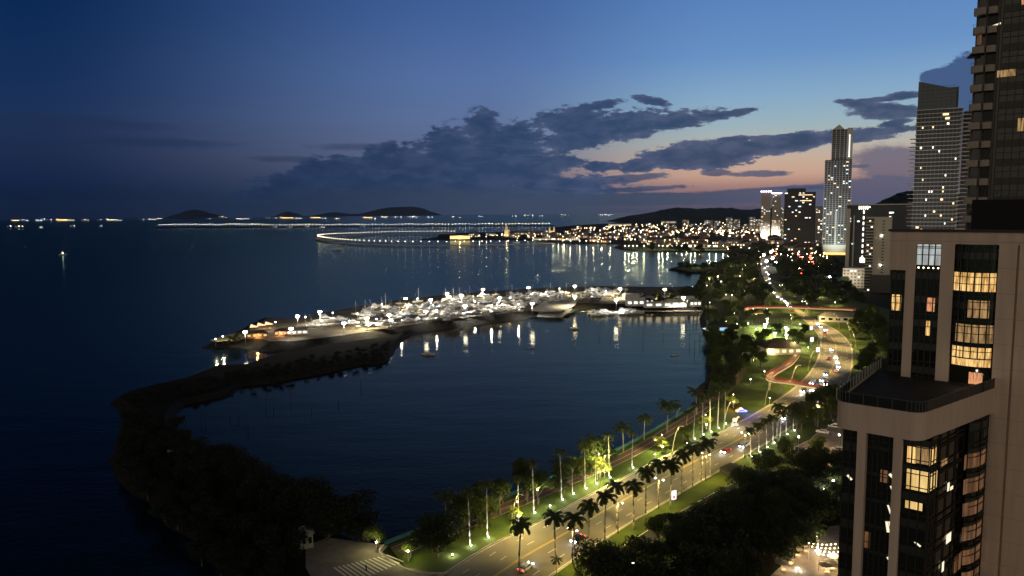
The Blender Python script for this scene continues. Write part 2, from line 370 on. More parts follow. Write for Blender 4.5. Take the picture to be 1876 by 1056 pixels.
def outline(px): return [G(x, y, 0) for x, y in px]
HOOK_OUT = [(300, 1500), (390, 1120), (411, 1056), (376, 1007), (315, 975), (269, 922), (223, 894), (198, 851), (207, 822), (222, 780), (228, 755), (201, 740), (224, 726), (275, 712), (330, 700), (395, 675), (448, 673), (478, 662), (520, 648), (600, 636), (700, 622), (752, 612)]
HOOK_IN = [(738, 628), (725, 642), (712, 663), (690, 668), (665, 669), (640, 674), (600, 684), (560, 691), (500, 703), (445, 708), (428, 722), (400, 730), (340, 742), (330, 752), (322, 770), (318, 800), (345, 840), (420, 872), (500, 915), (590, 955), (670, 1000)]
ground_w = outline(HOOK_OUT + HOOK_IN + [(704, 999), (742, 983), (837, 947), (1002, 881), (1140, 821), (1276, 742), (1270, 722), (1290, 698), (1300, 660), (1290, 620), (1283, 600), (1280, 572), (1262, 560), (1262, 535), (1272, 524), (1283, 514), (1302, 503), (1262, 501), (1224, 495), (1245, 489), (1310, 487), (1334, 475), (1345, 465), (1300, 462), (1200, 462), (1135, 457), (1123, 454), (1135, 450), (1155, 449), (1100, 446), (1060, 448), (1020, 446), (985, 441), (900, 440), (840, 439), (800, 436), (803, 431), (850, 428), (1000, 425), (1003, 419), (1050, 414), (1120, 410), (1200, 406), (1350, 403), (1700, 402), (2300, 402)]) + [Vector((9000, 200, 0)), Vector((1500, 20, 0)), Vector((300, -30, 0)), Vector((-60, 60, 0))]
land('ground', ground_w, 2.6, 4.0, [M_soil, M_rock])
# still water of the basin, a sheet just over the sea
bas = outline([(1290, 742), (1280, 700), (1300, 660), (1290, 600), (1282, 560), (1100, 556), (980, 562), (760, 596), (600, 628), (470, 650), (390, 668), (345, 690), (290, 735), (300, 820), (380, 880), (600, 985), (704, 1006)])
sheet('basin_water', bas, 0.02, M_basin)
# boat yard peninsula
YARD = [(366, 638), (384, 632), (410, 622), (440, 605), (470, 590), (500, 588), (530, 590), (570, 582), (620, 572), (680, 561), (760, 550), (880, 540), (1000, 532), (1100, 529), (1200, 531), (1275, 530), (1284, 540), (1284, 574), (1200, 571), (1100, 569), (1062, 567), (1045, 573), (1026, 579), (985, 580), (962, 584), (900, 592), (820, 602), (760, 611), (700, 622), (620, 634), (540, 644), (470, 644), (440, 637), (400, 637)]
land('peninsula', outline(YARD), 4.5, 13.0, [M_yard, M_rock], step=8, jit=1.2)
sheet('boat_ramp', [G(x, y, 1) for x, y in [(972, 577), (990, 579), (1027, 579), (1055, 566), (1060, 553), (1000, 556)]], 4.52, M_conc)
# sloping slipway into the basin
m = MB(); a, b, c, d = G(966, 580, 0.06), G(1030, 582, 0.06), G(1050, 566, 4.56), G(990, 566, 4.56); m.quad(a, b, c, d); m.quad(a - Vector((0, 0, 2)), b - Vector((0, 0, 2)), b, a)
struct(m, 'slipway', M_conc)
sheet('sand_spit', [G(x, y, 1) for x, y in [(398, 636), (440, 633), (452, 628), (445, 618), (420, 622), (385, 633)]], 4.53, pmat('pale_sand', (0.4, 0.34, 0.2), 0.9, 0.2))
# ------------------------------------------------------------------ lawns, roads and paths (each a few mm over the one below)
LK = smoothline([G(x, y, 2.6) for x, y in [(700, 1110), (820, 1048), (891, 1003), (948, 976), (1014, 943), (1077, 909), (1140, 877), (1224, 834), (1308, 799), (1404, 746), (1457, 710), (1486, 680), (1501, 650), (1503, 625), (1491, 603), (1476, 589), (1461, 574), (1441, 558), (1424, 545), (1411, 531), (1403, 517), (1398, 503), (1396, 488)]])
RK = smoothline([G(x, y, 2.6) for x, y in [(820, 1180), (955, 1095), (1040, 1034), (1140, 968), (1200, 932), (1248, 903), (1320, 862), (1380, 826), (1439, 789), (1500, 750), (1541, 720), (1557, 690), (1562, 658), (1560, 637), (1551, 622), (1535, 608), (1513, 595), (1488, 583), (1464, 568), (1443, 553), (1430, 540), (1419, 527), (1411, 515), (1406, 500), (1403, 486)]])
NR = 150
LK = resample(LK, NR); RK = resample(RK, NR)
def across(t, z): return [Vector((a.x * (1 - t) + b.x * t, a.y * (1 - t) + b.y * t, z)) for a, b in zip(LK, RK)]
def strip(m, A, B, mi=0):
    for i in range(len(A) - 1): m.quad(A[i], A[i + 1], B[i + 1], B[i], mi)
    return m
ZG, ZR = 2.6, 2.64
lawn_l = [G(x, y, ZG) for x, y in [(712, 1000), (742, 984), (838, 948), (1002, 882), (1140, 822), (1274, 746), (1290, 735), (1300, 700), (1330, 640), (1345, 600), (1400, 560)]]
lw = lawn_l + LK[::-1][25:] + [G(745, 1042, ZG)]
sheet('lawn', [Vector((p.x, p.y, 0)) for p in lw], ZG + 0.012, M_grass)
rt = [p for p in RK[4:118]] + [G(x, y, ZG) for x, y in [(1640, 570), (1700, 640), (1700, 800), (1560, 930), (1380, 1010), (1200, 1080)]]
sheet('lawn', rt, ZG + 0.012, M_grass)
z = ZR
m = MB(); strip(m, across(-0.0, z), across(1.0, z)); struct(m, 'road', M_road)
# kerbs: real steps along both sides
m = MB()
for t0, t1 in ((-0.018, 0.0), (1.0, 1.018)):
    A, B = across(t0, z + 0.14), across(t1, z + 0.14); strip(m, B, A); A0, B0 = across(t0, z - 0.03), across(t1, z - 0.03)
    strip(m, A, A0); strip(m, B0, B)
struct(m, 'kerb', M_kerb)
# lane lines
m = MB(); zz = z + 0.02
def lane(m, t, w, dash=None, i0=0, i1=NR):
    A, B = across(t - w, zz), across(t + w, zz)
    A, B = A[i0:i1 + 1], B[i0:i1 + 1]
    if not dash: return strip(m, A, B)
    ln = length(A); n = int(ln / (dash * 2)); A, B = resample(A, n * 4), resample(B, n * 4)
    for i in range(0, n * 4, 4): m.quad(A[i], A[i + 1], B[i + 1], B[i])
for t in (0.165, 0.33, 0.66, 0.83): lane(m, t, 0.0042, 5.5)
lane(m, 0.02, 0.004); lane(m, 0.98, 0.004)
# arrows painted on the near lanes
def arrow(m, p, d, s=1.0):
    d = d.normalized(); n = Vector((d.y, -d.x, 0)); q = lambda a, b: p + d * a * s + n * b * s
    m.quad(q(-2, -.15), q(1, -.15), q(1, .15), q(-2, .15)); m.add([q(1, -.5), q(2.4, 0), q(1, .5)], [(0, 1, 2)])
for fr, k in ((0.42, 30), (0.58, 30), (0.25, 34), (0.75, 28)):
    p = LK[k].lerp(RK[k], fr); arrow(m, Vector((p.x, p.y, zz)), (LK[k] - LK[k + 1]) if fr > .5 else (LK[k + 1] - LK[k]), 1.1)
struct(m, 'road_marking', M_paint)
m = MB(); lane(m, 0.485, 0.0035); lane(m, 0.505, 0.0035); struct(m, 'road_marking', M_yellow)
# the red waterside path with its white edge lines
wallp = [G(x, y, ZG) for x, y in [(704, 999), (742, 983), (837, 947), (1002, 881), (1140, 821), (1276, 742)]]
wallp = resample(smoothline(wallp, 8), 60); wn = normals2(wallp)
def off(line, nn, d, z): return [Vector((p.x, p.y, z)) + n * d for p, n in zip(line, nn)]
m = MB(); strip(m, off(wallp, wn, 3.0, ZG + 0.03), off(wallp, wn, 8.2, ZG + 0.03)); struct(m, 'path', M_path)
m = MB()
for d in (2.85, 5.6, 8.2): strip(m, off(wallp, wn, d, ZG + 0.05), off(wallp, wn, d + 0.14, ZG + 0.05))
struct(m, 'path_marking', M_paint)
pc = smoothline([G(x, y, ZG) for x, y in [(1276, 742), (1318, 728), (1345, 705), (1354, 690), (1362, 668), (1372, 650), (1392, 640)]]); pn = normals2(pc)
m = MB(); strip(m, off(pc, pn, -1.6, ZG + 0.032), off(pc, pn, 1.6, ZG + 0.032)); struct(m, 'path', M_path)
# plaza with its zebra stripes at the bottom
sheet('plaza', [G(x, y, ZG) for x, y in [(560, 1000), (600, 985), (712, 1000), (700, 1012), (742, 1040), (820, 1052), (760, 1110), (600, 1110), (560, 1040)]], ZG + 0.02, M_pave)
m = MB()
for i in range(13):
    a = G(612 + i * 8, 1040 - i * 1.9, ZG); b = G(650 + i * 7.4, 1068 - i * 3.2, ZG); d = (b - a).normalized(); n = Vector((d.y, -d.x, 0)) * 0.24
    m.quad(*[Vector((q.x, q.y, ZG + 0.035)) for q in (a - n, a + n, b + n, b - n)])
struct(m, 'road_marking', M_paint)
m = MB(); kc = smoothline([G(x, y, ZG) for x, y in [(560, 998), (640, 975), (704, 999), (698, 1014), (742, 1041), (780, 1050), (822, 1049)]][2:]); kn = normals2(kc)
A, B = off(kc, kn, 0, ZG + .17), off(kc, kn, .35, ZG + .17); strip(m, B, A); strip(m, A, off(kc, kn, 0, ZG)); strip(m, off(kc, kn, .35, ZG), B); struct(m, 'kerb', M_kerb)
# service lane beyond the palms
sv = smoothline([G(x, y, ZG) for x, y in [(1150, 1010), (1220, 965), (1290, 925), (1350, 892), (1410, 872), (1450, 862)]]); sn = normals2(sv)
m = MB(); strip(m, off(sv, sn, -2.4, ZG + 0.04), off(sv, sn, 2.4, ZG + 0.04)); struct(m, 'road', pmat('old_asphalt', (0.05, 0.05, 0.048), 0.9, 0.25))
m = MB()
for d in (-2.5, 2.35): strip(m, off(sv, sn, d, ZG + 0.06), off(sv, sn, d + .2, ZG + 0.06))
struct(m, 'road_marking', M_paint)
# parking lot
lot = [(1440, 828), (1484, 806), (1493, 797), (1517, 784), (1560, 770), (1600, 800), (1560, 850), (1520, 860), (1500, 866), (1462, 850)]
sheet('car_park', [G(x, y, ZG) for x, y in lot], ZG + 0.05, pmat('car_park_concrete', (0.3, 0.28, 0.23), 0.85, 0.3, noise=(0.3, (0.22, 0.2, 0.17), 0.35, 0.65)))
m = MB(); lp = [G(x, y, ZG) for x, y in lot[:5]]; ln_ = normals2(lp)
A, B = off(lp, ln_, 0, ZG + .2), off(lp, ln_, .3, ZG + .2); strip(m, B, A); strip(m, A, off(lp, ln_, 0, ZG)); strip(m, off(lp, ln_, .3, ZG), B)
for a, b in (((1496, 862), (1548, 826)), ((1505, 800), (1525, 812))):
    p, q = G(*a, ZG), G(*b, ZG); d = (q - p).normalized(); n = Vector((d.y, -d.x, 0)) * .15
    m.quad(*[Vector((w.x, w.y, ZG + .2)) for w in (p - n, p + n, q + n, q - n)])
struct(m, 'kerb', M_kerb)
m = MB()
for i in range(6):
    p, q = G(1520 + i * 5, 790 + i * 1, ZG), G(1528 + i * 6, 799 + i, ZG); d = (q - p).normalized(); n = Vector((d.y, -d.x, 0)) * .1
    m.quad(*[Vector((w.x, w.y, ZG + .07)) for w in (p - n, p + n, q + n, q - n)])
struct(m, 'road_marking', M_paint)
sheet('blue_bay', [G(x, y, ZG) for x, y in [(1514, 843), (1522, 834), (1542, 832), (1536, 846)]], ZG + 0.07, pmat('blue_paint', (0.05, 0.12, 0.35), 0.7, 0.3))
sheet('terrace', [G(x, y, ZG) for x, y in [(1395, 1070), (1440, 1030), (1500, 990), (1520, 965), (1560, 960), (1600, 1000), (1600, 1130), (1400, 1130)]], ZG + 0.05, M_pave)
sheet('courtyard', [G(x, y, ZG) for x, y in [(1140, 1100), (1150, 1050), (1175, 1028), (1215, 1040), (1225, 1100)]], ZG + 0.05, M_yard)
# sea wall
m = MB(); strip(m, off(wallp, wn, 0.0, ZG + 1.1), off(wallp, wn, 0.35, ZG + 1.1)); strip(m, off(wallp, wn, 0.35, ZG + 1.1), off(wallp, wn, 0.35, ZG)); strip(m, off(wallp, wn, 0, -1), off(wallp, wn, 0, ZG + 1.1))
tag(m.ob('sea_wall', M_teal), 'long low teal painted wall between the basin and the lawn', 'wall')
# ------------------------------------------------------------------ islands and hills
def ridge(name, prof, Y, depth, mat, seed, base=0.0, amp=0.06):
    """prof: pixels of the skyline, built as a real hill of that height and depth at distance Y"""
    rr = random.Random(seed); pts = [WY(x, y, Y) for x, y in prof]; pts = smoothline(pts, 8); hmax = max(p.z for p in pts)
    m = MB(); vs = []; nv = 13
    for i, p in enumerate(pts):
        for j in range(nv):
            v = j / (nv - 1) * 2 - 1; h = max(p.z, 0) * (1 - v * v) ** 0.8
            vs.append((p.x + rr.uniform(-1, 1) * hmax * 0.1, Y + v * depth + rr.uniform(-1, 1) * depth * 0.03, base - 1 + h * (1 + amp * rr.uniform(-1, 0.2))))
    n = len(pts); m.add(vs, [(i * nv + j, (i + 1) * nv + j, (i + 1) * nv + j + 1, i * nv + j + 1) for i in range(n - 1) for j in range(nv - 1)])
    return struct(m, name, mat, True)
ridge('island', [(300, 407), (318, 396), (332, 391), (345, 386), (358, 384), (372, 387), (395, 393), (420, 398), (450, 401), (478, 404), (490, 407)], 15500, 400, M_isle, 1)
ridge('island', [(308, 408), (322, 397), (340, 392), (358, 393), (372, 399), (392, 407)], 14300, 300, M_isle, 21)
ridge('island', [(505, 402), (518, 390), (530, 388), (545, 393), (560, 399), (590, 392), (615, 389), (640, 392), (665, 391), (700, 382), (735, 379), (768, 380), (790, 388), (815, 396), (835, 399)], 16800, 500, M_isle, 2)
ridge('island', [(910, 400), (918, 395.5), (927, 395), (938, 400)], 16500, 150, M_isle, 3)
ridge('hill', [(1130, 408), (1145, 399), (1170, 393), (1200, 388), (1225, 383), (1245, 380), (1270, 382), (1300, 381), (1330, 380), (1360, 384), (1385, 383), (1420, 381), (1460, 386), (1520, 392), (1600, 398), (1700, 404)], 5200, 700, M_hill, 4, amp=0.10)
ridge('hill', [(1560, 420), (1600, 395), (1630, 375), (1648, 362), (1665, 352), (1690, 345), (1720, 350), (1800, 380)], 3000, 400, M_hill, 5, amp=0.12)
# Causeway: low narrow land under the far line of lamps
cw0, cw1 = (286, 418), (1015, 414.5)
A = [G(cw0[0] + (cw1[0] - cw0[0]) * i / 40, cw0[1] + (cw1[1] - cw0[1]) * i / 40, 0) for i in range(41)]; nn = normals2(A)
land('causeway_ground', off(A, nn, -60 , 0) + off(A, nn, 60, 0)[::-1], 4, 8, [M_hill, M_hill], far=1)
# ------------------------------------------------------------------ foliage
def leafmat(name, a, b, tr=0.25):
    m = bpy.data.materials.new(name); m.use_nodes = True; t = m.node_tree; p = t.nodes['Principled BSDF']; out = t.nodes['Material Output']
    oi = t.nodes.new('ShaderNodeObjectInfo'); g = t.nodes.new('ShaderNodeNewGeometry'); ad = t.nodes.new('ShaderNodeMath'); ad.operation = 'MULTIPLY_ADD'
    t.links.new(g.outputs['Random Per Island'], ad.inputs[0]); ad.inputs[1].default_value = 0.6
    mu = t.nodes.new('ShaderNodeMath'); mu.operation = 'MULTIPLY'; mu.inputs[1].default_value = 0.4; t.links.new(oi.outputs['Random'], mu.inputs[0]); t.links.new(mu.outputs[0], ad.inputs[2])
    mx = t.nodes.new('ShaderNodeMix'); mx.data_type = 'RGBA'; t.links.new(ad.outputs[0], mx.inputs[0]); mx.inputs[6].default_value = tuple(a) + (1,); mx.inputs[7].default_value = tuple(b) + (1,)
    t.links.new(mx.outputs[2], p.inputs['Base Color']); p.inputs['Roughness'].default_value = 0.6; p.inputs['Specular IOR Level'].default_value = 0.25
    ts = t.nodes.new('ShaderNodeBsdfTranslucent'); t.links.new(mx.outputs[2], ts.inputs[0]); ms = t.nodes.new('ShaderNodeMixShader'); ms.inputs[0].default_value = tr
    t.links.new(p.outputs[0], ms.inputs[1]); t.links.new(ts.outputs[0], ms.inputs[2]); t.links.new(ms.outputs[0], out.inputs[0]); return m
M_leaf = leafmat('tree_leaves', (0.035, 0.06, 0.012), (0.10, 0.13, 0.025))
M_leafd = leafmat('dark_leaves', (0.022, 0.034, 0.012), (0.06, 0.075, 0.022))
M_mang = leafmat('dim_mangrove_leaves', (0.010, 0.015, 0.007), (0.026, 0.032, 0.014))  # darker leaf copy; the unlit look of the spit is put into it
M_palm = leafmat('palm_leaves', (0.04, 0.055, 0.015), (0.10, 0.115, 0.03))
M_bark = pmat('bark', (0.16, 0.13, 0.1), 0.9, 0.2, noise=(3, (0.09, 0.07, 0.055), 0.3, 0.7))
M_ptrunk = pmat('palm_trunk', (0.36, 0.33, 0.28), 0.85, 0.3, noise=(2.5, (0.25, 0.22, 0.18), 0.35, 0.65))

def tree_proto(seed, h, rad, trunk, n, leaf, lm=M_leaf, lobes=7, flat=0.75):
    """h: total height, rad: crown radius; leaf clumps are scattered through several uneven lobes on real limbs"""
    rr = random.Random(seed); t = MB(); c = MB()
    lb = []
    ch = h - trunk; cz = trunk + ch * 0.5
    for i in range(lobes):
        a = 2 * pi * i / lobes + rr.uniform(-.4, .4); k = rr.uniform(0.35, 0.68) if i else 0
        lr = rad * rr.uniform(0.36, 0.58)
        lb.append((Vector((cos(a) * k * rad, sin(a) * k * rad, cz + rr.uniform(-.3, .34) * ch)), lr))
    lb.append((Vector((0, 0, h - rad * 0.45 * flat)), rad * 0.45))
    t.tube([(0, 0, -0.3), (0.05 * rad, 0, trunk * 0.5), (0, 0.04 * rad, trunk)], h * 0.035, 7, r1=h * 0.024)
    for p, lr in lb:
        mid = Vector((p.x * 0.45, p.y * 0.45, trunk + (p.z - trunk) * 0.45)); t.tube([(0, 0, trunk * 0.92), mid, p], h * 0.014, 5, r1=h * 0.004)
    tot = sum(l[1] ** 2 for l in lb)
    for p, lr in lb:
        for _ in range(int(n * lr * lr / tot)):
            d = Vector((rr.gauss(0, 1), rr.gauss(0, 1), rr.gauss(0, 1))).normalized(); k = lr * (rr.random() ** 0.35) * rr.uniform(0.86, 1.14)
            q = p + Vector((d.x * k, d.y * k, d.z * k * flat)); s = leaf * rr.uniform(0.6, 1.35)
            u = (d + Vector((rr.uniform(-.9, .9), rr.uniform(-.9, .9), rr.uniform(-.9, .9)))).normalized(); a = u.orthogonal().normalized(); b = u.cross(a)
            w = rr.uniform(0, pi); a, b = a * cos(w) + b * sin(w), b * cos(w) - a * sin(w)
            c.add([q - a * s, q - b * s * .45 + u * s * .12, q + a * s, q + b * s * .45 + u * s * .12], [(0, 1, 2, 3)])
    return [('trunk', t.mesh('trunk', M_bark, True), []), ('crown', c.mesh('crown', lm), [])]

def palm_proto(seed, h, fl, nf=15, droop=1.0, tr=0.17, shaft=True, upr=0.9, seg=9, sparse=False, wd=.16):
    rr = random.Random(seed); t = MB(); c = MB()
    lean = Vector((rr.uniform(-.4, .4), rr.uniform(-.4, .4), 0))
    pts = [Vector((0, 0, -0.2)) + lean * (i / 5) ** 2 + Vector((0, 0, h * i / 5)) for i in range(6)]
    t.tube(pts, tr * 1.25, 8, r1=tr * 0.8); top = pts[-1]
    if shaft: t.cyl(top, top + Vector((0, 0, 1.1)), tr * 0.95, tr * 0.45, 8); top = top + Vector((0, 0, 1.0))
    for i in range(nf):
        a = 2 * pi * i * 0.382 + rr.uniform(-.15, .15); e0 = upr * (1 - i / nf * 1.15) + rr.uniform(-.1, .1); L0 = fl * rr.uniform(.85, 1.1)
        dirh = Vector((cos(a), sin(a), 0)); side = Vector((-sin(a), cos(a), 0)); p = Vector(top); prev = p
        for k in range(seg):
            el = e0 - droop * (k / seg) ** 1.3 * 1.5; p = p + (dirh * cos(el) + Vector((0, 0, sin(el)))) * (L0 / seg)
            d = (p - prev).normalized(); up = side.cross(d)
            c.add([prev + up * .03, prev - side * .03, p - side * .03, p + up * .03], [(0, 1, 2, 3)])
            if k > 0:
                ll = fl * 0.30 * sin(pi * (k + 0.6) / (seg + 0.8)) ** 0.6
                for sgn in (-1, 1):
                    for q in (0.0, 0.5):
                        o = prev.lerp(p, q); tip = o + (side * sgn * 0.82 + d * 0.5 - Vector((0, 0, 0.38 + rr.uniform(-.15, .25)))) * ll * rr.uniform(.8, 1.15)
                        wv = d * wd
                        c.add([o - wv, tip, o + wv], [(0, 1, 2)])
            prev = p
    return [('trunk', t.mesh('trunk', M_ptrunk, True), []), ('crown', c.mesh('crown', M_palm), [])]

T_BIG = [tree_proto(s, 11, 6.8, 2.6, 7000, 0.34, M_leafd, 9) for s in (1, 2)]
T_MED = [tree_proto(s, 9, 4.6, 2.6, 3200, 0.33, M_leaf, 7) for s in (3, 4, 5)]
T_SMALL = [tree_proto(s, 5.5, 2.7, 1.9, 1500, 0.26, M_leaf, 5) for s in (6, 7)]
T_FAR = [tree_proto(s, 10, 5.6, 2.2, 1300, 0.62, M_leafd, 7) for s in (8, 9, 10, 11)]
M_lit = leafmat('lamplit_leaves', (0.11, 0.14, 0.02), (0.26, 0.28, 0.05), .4); T_LIT = [tree_proto(s, 5.5, 3.4, 1.9, 1900, 0.27, M_lit, 6, .6) for s in (41, 42)]  # lamplight on these crowns is partly put into the paler leaf colour
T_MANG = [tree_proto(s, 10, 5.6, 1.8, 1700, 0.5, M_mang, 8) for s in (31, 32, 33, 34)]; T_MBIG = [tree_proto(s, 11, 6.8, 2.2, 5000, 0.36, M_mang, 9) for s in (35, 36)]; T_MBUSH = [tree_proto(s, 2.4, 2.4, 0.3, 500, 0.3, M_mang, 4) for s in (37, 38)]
T_BUSH = [tree_proto(s, 2.2, 1.8, 0.4, 500, 0.25, M_leafd, 4) for s in (12, 13)]
T_TALL = [tree_proto(s, 12, 3.6, 4.5, 2600, 0.34, M_leafd, 7, 1.0) for s in (14, 15)]
PALM_R = [palm_proto(s, 11.3, 3.5, 14, 1.25, 0.19, wd=.34, upr=1.1) for s in (20, 21, 22)]
PALM_S = [palm_proto(s, 14.0, 2.5, 14, 0.9, 0.15) for s in (23, 24)]
PALM_C = [palm_proto(s, 8.5, 4.2, 17, 1.05, 0.2, False, 1.0) for s in (25, 26)]
# small spot lamp standing on the lawn and shining up a trunk
up = MB().box((0, 0, 0.12), (0.5, 0.4, 0.24)); lens = MB().sph((0, 0, 0.42), 0.25, 8, 5)
M_up = emit('uplight_lens', (0.85, 0.93, 1.0), 9)
UPL = [('housing', up.mesh('housing', pmat('dark_metal', (0.03, 0.03, 0.03), 0.5)), []), ('lens', lens.mesh('lens', M_up), []),
       ('lamp_light', light('SPOT', 1500, (0.86, 0.93, 1.0), (0, 0, 0.9), (pi, 0, 0), 0.1, 50, 0.6), []),
       ('lamp_light', light('POINT', 420, (1.0, 0.95, 0.75), (0, 0, 1.0), rad=0.2), [])]
def z0(px, py, z=ZG): return G(px, py, z)
def plant(kind, protos, px, py, key, name, cat, group, sc=1.0, z=ZG, seedrot=None, extra=''):
    p = G(px, py, z) if not isinstance(px, Vector) else px
    o = inst(R.choice(protos), name, '', cat, p, R.uniform(0, 6.28), group, sc)
    if extra: o['_c'] = extra
    return reg(key, o)
# row of royal palms along the right kerb (dark against the lit road)
for px, py, s in [(951, 1050, 1), (1018, 1034, 1), (1052, 1039, 1.05), (1079, 1012, 1), (1108, 990, 1), (1130, 968, .98), (1161, 970, 1.03), (1183, 940, 1), (1206, 924, 1), (1228, 932, 1.12), (1248, 904, 1.02), (1269, 892, 1.0), (1285, 881, .95), (1301, 872, .95), (1423, 800, .98)]:
    plant('palm', PALM_R, px, py, 'royal', 'royal_palm', 'palm tree', 'royal palms along the right kerb of the avenue', s)
finish('royal', 'royal palm dark against the lit avenue, {o} from the left along the kerb')
# uplit row in the right verge
for i, (px, py) in enumerate([(1376, 838), (1391, 829), (1405, 820), (1417, 812), (1430, 803), (1441, 796), (1454, 789)]):
    plant('palm', PALM_R, px - 1, py - 1, 'verge', 'royal_palm', 'palm tree', 'uplit palms in the right verge', .78 + .02 * (i % 3))
    p = G(px + 1.5, py + 1.5, ZG); reg('vergeup', inst(UPL, 'ground_light', '', 'ground lamp', p, 0, 'ground lamps in the right verge'))
finish('verge', 'bushy uplit palm in the right verge, {o} from the stone block')
finish('vergeup', 'small white ground lamp at a palm foot in the right verge, {o} from the left')
# uplit row on the waterside lawn
for i, (px, py, s) in enumerate([(828, 1018, 0), (862, 1001, 1), (894, 986, 1.0), (951, 956, .8), (979, 941, 1), (1007, 928, 0), (1030, 917, 1), (1050, 906, .6), (1073, 896, 1), (1092, 887, .95), (1117, 876, .95), (1159, 858, .8), (1258, 813, .8), (1272, 805, .9), (1288, 797, .95), (1302, 792, 1.0), (1316, 785, 1.05), (1329, 777, 1)]):
    if s: plant('palm', PALM_S, px - 1.2, py - 1, 'lawnpalm', 'slender_palm', 'palm tree', 'slender palms on the waterside lawn', s)
    p = G(px + 1, py + 1.2, ZG); reg('lawnup', inst(UPL, 'ground_light', '', 'ground lamp', p, 0, 'ground lamps on the waterside lawn'))
finish('lawnpalm', 'slender palm with lit trunk on the waterside lawn, {o} from the left')
finish('lawnup', 'small white ground lamp on the waterside lawn, {o} from the left')
# coconut palms along the sea wall
for px, py, s in [(818, 962, 1.0), (1027, 900, 1.1), (1090, 862, 1.2), (1076, 862, 1.0), (1111, 850, .9), (1142, 829, 1.1), (1180, 806, 1.0), (1222, 793, 1.35), (1276, 760, 1.2), (1240, 766, .6)]:
    plant('palm', PALM_C, px, py, 'coco', 'coconut_palm', 'palm tree', 'coconut palms beside the teal sea wall', s)
finish('coco', 'dark feathery coconut palm beside the teal sea wall, {o} from the left')
# single trees with a look of their own
def lone(protos, px, py, sc, label, name='shade_tree'):
    return inst(R.choice(protos), name, label, 'tree', G(px, py, ZG), R.uniform(0, 6), None, sc)
lone(T_BIG, 800, 1022, 1.03, 'big round dark tree at the near end of the waterside lawn')
lone(T_BIG, 1112, 1092, 1.12, 'big round dark tree covering the avenue edge at the bottom of the picture')
lone(T_SMALL, 752, 1024, .9, 'small pale lit tree left of the big round tree on the lawn')
lone(T_SMALL, 692, 1006, 1.2, 'bushy tree with a lit trunk at the corner of the plaza')
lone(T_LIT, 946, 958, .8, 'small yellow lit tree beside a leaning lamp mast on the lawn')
lone(T_LIT, 1099, 876, 1.3, 'brightest yellow green tree on the lawn, lamplight partly put into its leaves')
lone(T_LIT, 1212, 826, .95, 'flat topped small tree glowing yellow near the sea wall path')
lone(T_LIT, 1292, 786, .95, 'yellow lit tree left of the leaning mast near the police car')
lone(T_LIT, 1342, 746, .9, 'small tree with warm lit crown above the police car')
lone(T_MED, 1252, 812, .75, 'dark bushy tree right of the small glowing tree by the path')
lone(T_MED, 882, 968, .72, 'low dark tree standing at the edge of the red path')
lone(T_MED, 963, 915, .95, 'tall dark tree on the lawn left of the bright yellow tree')
lone(T_MED, 985, 925, 1.1, 'tall dark leafy tree with its lower leaves lit green')
lone(T_SMALL, 1033, 905, .9, 'small green tree lit beside the pale lawn lamp')
lone(T_MED, 1240, 995, .9, 'dark leafy tree left of the service lane')
lone(T_MED, 1206, 1000, .85, 'dark tree with a small palm at its foot by the service lane')
lone(T_MED, 1501, 842, .86, 'round tree standing alone in the lit car park')
lone(T_MED, 1405, 884, 1.15, 'dark spreading tree at the end of the service lane')
lone(T_MED, 1440, 848, .95, 'dark flat crowned tree at the near corner of the car park')
lone(T_MED, 1345, 962, 1.1, 'tree whose crown shows a lit garden lamp through its leaves')
inst(PALM_C[0], 'coconut_palm', 'small palm with spreading fronds lit from below on the paved terrace', 'palm tree', G(1498, 1010, ZG), 1, None, .72)
inst(PALM_C[1], 'coconut_palm', 'dim palm left of the lit terrace palm beside the parasols', 'palm tree', G(1452, 1032, ZG), 2, None, .8)
inst(PALM_C[0], 'coconut_palm', 'low dark palm sprouting beside the avenue kerb under the taller palms', 'palm tree', G(1020, 1052, ZG), 3, None, .45)
for px, py, l in ((1500, 1012, 'white ground lamp at the foot of the terrace palm'), (1461, 1044, 'white ground lamp at the foot of a dim terrace palm')):
    inst(UPL, 'ground_light', l, 'ground lamp', G(px + 1, py + 1, ZG))
# scattered trees by area (pixel outlines of where they stand)
def scatter(key, name, group, area, n, protos, smin, smax, mind, fmt, z=ZG, avoid=(), cat='tree', seed=1):
    rr = random.Random(seed); xs = [a[0] for a in area]; ys = [a[1] for a in area]; w = [G(a[0], a[1], z) for a in area]; av = [[G(a[0], a[1], z) for a in q] for q in avoid]
    got = []; x0, x1 = min(p.x for p in w), max(p.x for p in w); y0, y1 = min(p.y for p in w), max(p.y for p in w); k = 0
    while len(got) < n and k < 20000:
        k += 1; p = Vector((rr.uniform(x0, x1), rr.uniform(y0, y1), z))
        if not inside(p, w) or any(inside(p, q) for q in av) or any((p - g).length < mind for g in got): continue
        got.append(p); o = inst(rr.choice(protos), name, '', cat, p, rr.uniform(0, 6.28), group, rr.uniform(smin, smax)); reg(key, o)
    finish(key, fmt)
roadpoly = [P(p) for p in LK[::6]] + [P(p) for p in RK[::-6]]
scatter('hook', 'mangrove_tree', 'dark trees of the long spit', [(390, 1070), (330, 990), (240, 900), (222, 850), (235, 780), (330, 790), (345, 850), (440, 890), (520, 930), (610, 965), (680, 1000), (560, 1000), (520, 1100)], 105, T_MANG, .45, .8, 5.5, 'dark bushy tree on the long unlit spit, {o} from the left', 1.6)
scatter('hookb', 'mangrove_tree', 'taller trees on the inner side of the spit', [(345, 850), (400, 862), (470, 900), (560, 935), (650, 985), (620, 1000), (500, 945), (360, 880)], 15, T_MBIG, .85, 1.15, 7.5, 'tall dark tree on the basin side of the spit, {o} from the left', 1.6, seed=3)
